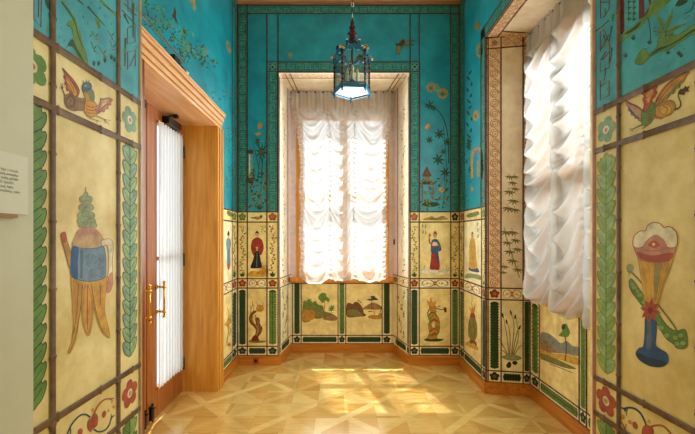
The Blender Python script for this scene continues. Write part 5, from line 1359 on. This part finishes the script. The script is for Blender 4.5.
mb = MB(); mb.lathe((0,0,3.02-2.60), [(.006,-.03),(.018,-.015),(.028,.0),(.020,.018),(.032,.032),(.022,.05),(.016,.07),(.022,.085),(.014,.10),(.017,.118),(.009,.135),(.006,.16)], M_LR, 14)
for t in range(6): mb.ball((.028*math.cos(t*1.047), .028*math.sin(t*1.047), 3.055-2.60), .011, M_LR, 8, 6); mb.ball((.020*math.cos(t*1.047+.5), .020*math.sin(t*1.047+.5), 3.10-2.60), .007, M_LD, 8, 6)
mb.build('crown_knot', lan)
mb = MB(); z = 3.175; i = 0
while z < 4.30:
    pts = []
    for t in range(13):
        an = 2*PI*t/12; x = .0085*math.cos(an); zz = .019*math.sin(an)
        pts.append((x if i % 2 else 0, 0 if i % 2 else x, z+.015+zz-2.60))
    mb.tube(pts, .0028, M_LD if i % 3 else M_KW, 5, cap=False); z += .030; i += 1
mb.lathe((0,0,4.29-2.60), [(.006,0),(.03,.04),(.05,.09),(.06,.128)], M_LR, 14)
mb.build('chain', lan)
mb = MB(); mb.tube([(0,0,2.99-2.60),(0,0,2.70-2.60)], .0045, M_LD, 6); mb.lathe((0,0,2.66-2.60), [(.004,-.012),(.05,.0),(.055,.012),(.012,.02),(.01,.04)], M_LD, 12)
for t in range(3):
    x, y = .045*math.cos(t*2.094+.5), .045*math.sin(t*2.094+.5); mb.lathe((x,y,2.672-2.60), [(.018,0),(.02,.008),(.012,.012)], M_LD, 10)
cn = mb.build('candle_holder', lan)
for t in range(3):
    x, y = .045*math.cos(t*2.094+.5), .045*math.sin(t*2.094+.5)
    q = MB(); q.lathe((x,y,2.682-2.60), [(.014,0),(.014,.062),(.011,.066),(.006,.067)], M_CAN, 12); q.lathe((x,y,2.749-2.60), [(.006,0),(.013,.014),(.012,.026),(.005,.044),(.001,.052)], M_BULB, 10); q.build('candle_bulb', cn)

# ---- the cream board at the left edge and its text card
mb = MB(); mb.box((AL+.0045,.10,0.0),(AL+.024,.852,2.32),M_WHITE)
bd = mb.build('upright_board', bevel=.002); tag(bd, 'plain cream board standing upright against the near left wall at the left edge', 'board')
XB = AL + .024
card = empty('text_card', (XB, .72, 1.547)); tag(card, 'white card with six lines of small grey text fixed to the cream board', 'sign')
mb = MB(); mb.box((XB+.0005,.575,1.549),(XB+.004,.832,1.676),M_CARD); cb_ = mb.build('card_sheet', card); cb_.location = -card.location
ls = MB(); ls.box((XB+.0005,.56,1.540),(XB+.009,.80,1.5485),paint('card_shadow_strip',(158,118,70))); lo = ls.build('card_shadow_strip', card); lo.location = -card.location  # brown strip standing in for the shadow line under the card
for i, s in enumerate(('na letn\u00ed byt v hradu', 'usp\u0159\u00e1dan\u00e1 arm\u00e1dn\u00ed', 'sb\u00edrka m\u011bla p\u0159ibl\u00ed\u017e', 've dn\u011b v\u00fdro\u010d\u00ed', 'kaplice kol, bylo', 'usp\u0159\u00e1dan\u00fdm soubory, tak\u00e9')):
    cu = bpy.data.curves.new('t', 'FONT'); cu.body = s; cu.size = .0088; cu.align_x = 'RIGHT'; cu.extrude = .0002; cu.offset = -.00022
    to = bpy.data.objects.new('t', cu); COL.objects.link(to)
    dg = bpy.context.evaluated_depsgraph_get(); me = bpy.data.meshes.new_from_object(to.evaluated_get(dg)); bpy.data.objects.remove(to)
    me.materials.clear(); me.materials.append(M_TEXT)
    # text runs along +Y (left to right as seen from the room), up is +Z
    me.transform(Matrix(((0,0,1,0),(1,0,0,0),(0,1,0,0),(0,0,0,1))))
    to = bpy.data.objects.new('text_line', me); COL.objects.link(to); to.parent = card
    to.location = Vector((XB+.0043, .806 - (.0,.0,.0,.012,.012,-.004)[i], 1.6375 - i*.0088)) - card.location

# ---- socket in the skirting, device on the door header
mb = MB(); cx, cz = -.992, .058; yb_ = YB-.018
M_SOC = paint('socket_brown', (158,78,28), var=.08); M_SOD = paint('socket_dark', (46,24,14), var=.05)
so = empty('power_socket', (cx, yb_, cz)); tag(so, 'small brown power socket set in the far skirting left of the far window', 'socket')
mb.box((-.032,-.010,-.036),(.032,-.0005,.036),M_SOC); mb.build('cover_plate', so, bevel=.003)
mb = MB(); mb.lathe((0,-.0105,0), [(.017,0),(.017,-.003),(.012,-.004)], M_SOD, 16, 'Y'); mb.build('socket_well', so)
dv = empty('door_sensor', (XL+.03, 2.70, DZ+.15)); tag(dv, 'small dark device with a white tip lying on top of the door header', 'sensor')
mb = MB(); mb.box((-.018,-.065,.0005),(.022,.03,.062),paint('sensor_blue_black',(26,40,58),var=.05)); mb.build('housing', dv, bevel=.006)
mb = MB(); mb.tube([(.012,.03,.022),(.02,.10,.012)], .012, BLACKM, 10); mb.ball((.02,.10,.013), .0125, BLACKM); mb.build('rod', dv)
mb = MB(); mb.tube([(.021,.108,.0135),(.024,.145,.0135)], .0125, M_KW, 10); mb.build('white_tip', dv)

# ================================================================== LIGHT
w = bpy.data.worlds.new('daylight'); SC.world = w; w.use_nodes = True
bg = w.node_tree.nodes['Background']; bg.inputs['Color'].default_value = (.93,.97,1.0,1); bg.inputs['Strength'].default_value = 1.12
def area(name, loc, tgt, sx, sy, e, col=(1,1,1)):
    l = bpy.data.lights.new(name, 'AREA'); l.shape = 'RECTANGLE'; l.size = sx; l.size_y = sy; l.energy = e; l.color = col
    o = bpy.data.objects.new(name, l); COL.objects.link(o); o.location = loc
    o.rotation_euler = (Vector(tgt) - Vector(loc)).to_track_quat('-Z', 'Y').to_euler(); return o
sun = bpy.data.lights.new('sun', 'SUN'); sun.energy = 13; sun.angle = math.radians(.8); sun.color = (1,.97,.9)
so_ = bpy.data.objects.new('sun', sun); COL.objects.link(so_); so_.location = (0, 8, 8)
so_.rotation_euler = Vector((.12, -.5, -.86)).to_track_quat('-Z', 'Y').to_euler()
area('daylight_side_window', (3.3, 2.86, 3.7), (1.6, 2.86, 2.0), 2.4, 2.4, 300, (.98,1,.99))
area('daylight_door', (-2.0, 2.96, 1.4), (-1, 2.96, 1.4), 1.3, 2.4, 3, (.99,1,.97))
area('fill_far_window', (.02, 4.60, 2.1), (.02, 3, 2.1), 1.0, 2.1, 25, (.95,1,.97))  # added fill lamp inside the blind; daylight through cloth left the room dark
area('fill_side_window', (1.42, 2.86, 2.1), (0, 2.86, 2.1), 1.1, 2.1, 26, (.94,1,.96))  # added fill on the room side of the side blind, brightens the walls
area('fill_behind_camera', (.1, -.9, 4.2), (.1, .3, 1.2), 1.6, 1.2, 32, (.98,.99,.90))  # added fill from behind the camera; no lamp is known there

vs_ = SC.view_settings; vs_.view_transform = 'Standard'; vs_.look = 'None'; vs_.gamma = 1; vs_.use_curve_mapping = False; vs_.exposure = 0.6
SC.display_settings.display_device = 'sRGB'
cy = SC.cycles
cy.max_bounces = 14; cy.diffuse_bounces = 8; cy.transparent_max_bounces = 16; cy.glossy_bounces = 5; cy.transmission_bounces = 8
cy.sample_clamp_indirect = 6.0; cy.caustics_reflective = False; cy.caustics_refractive = False
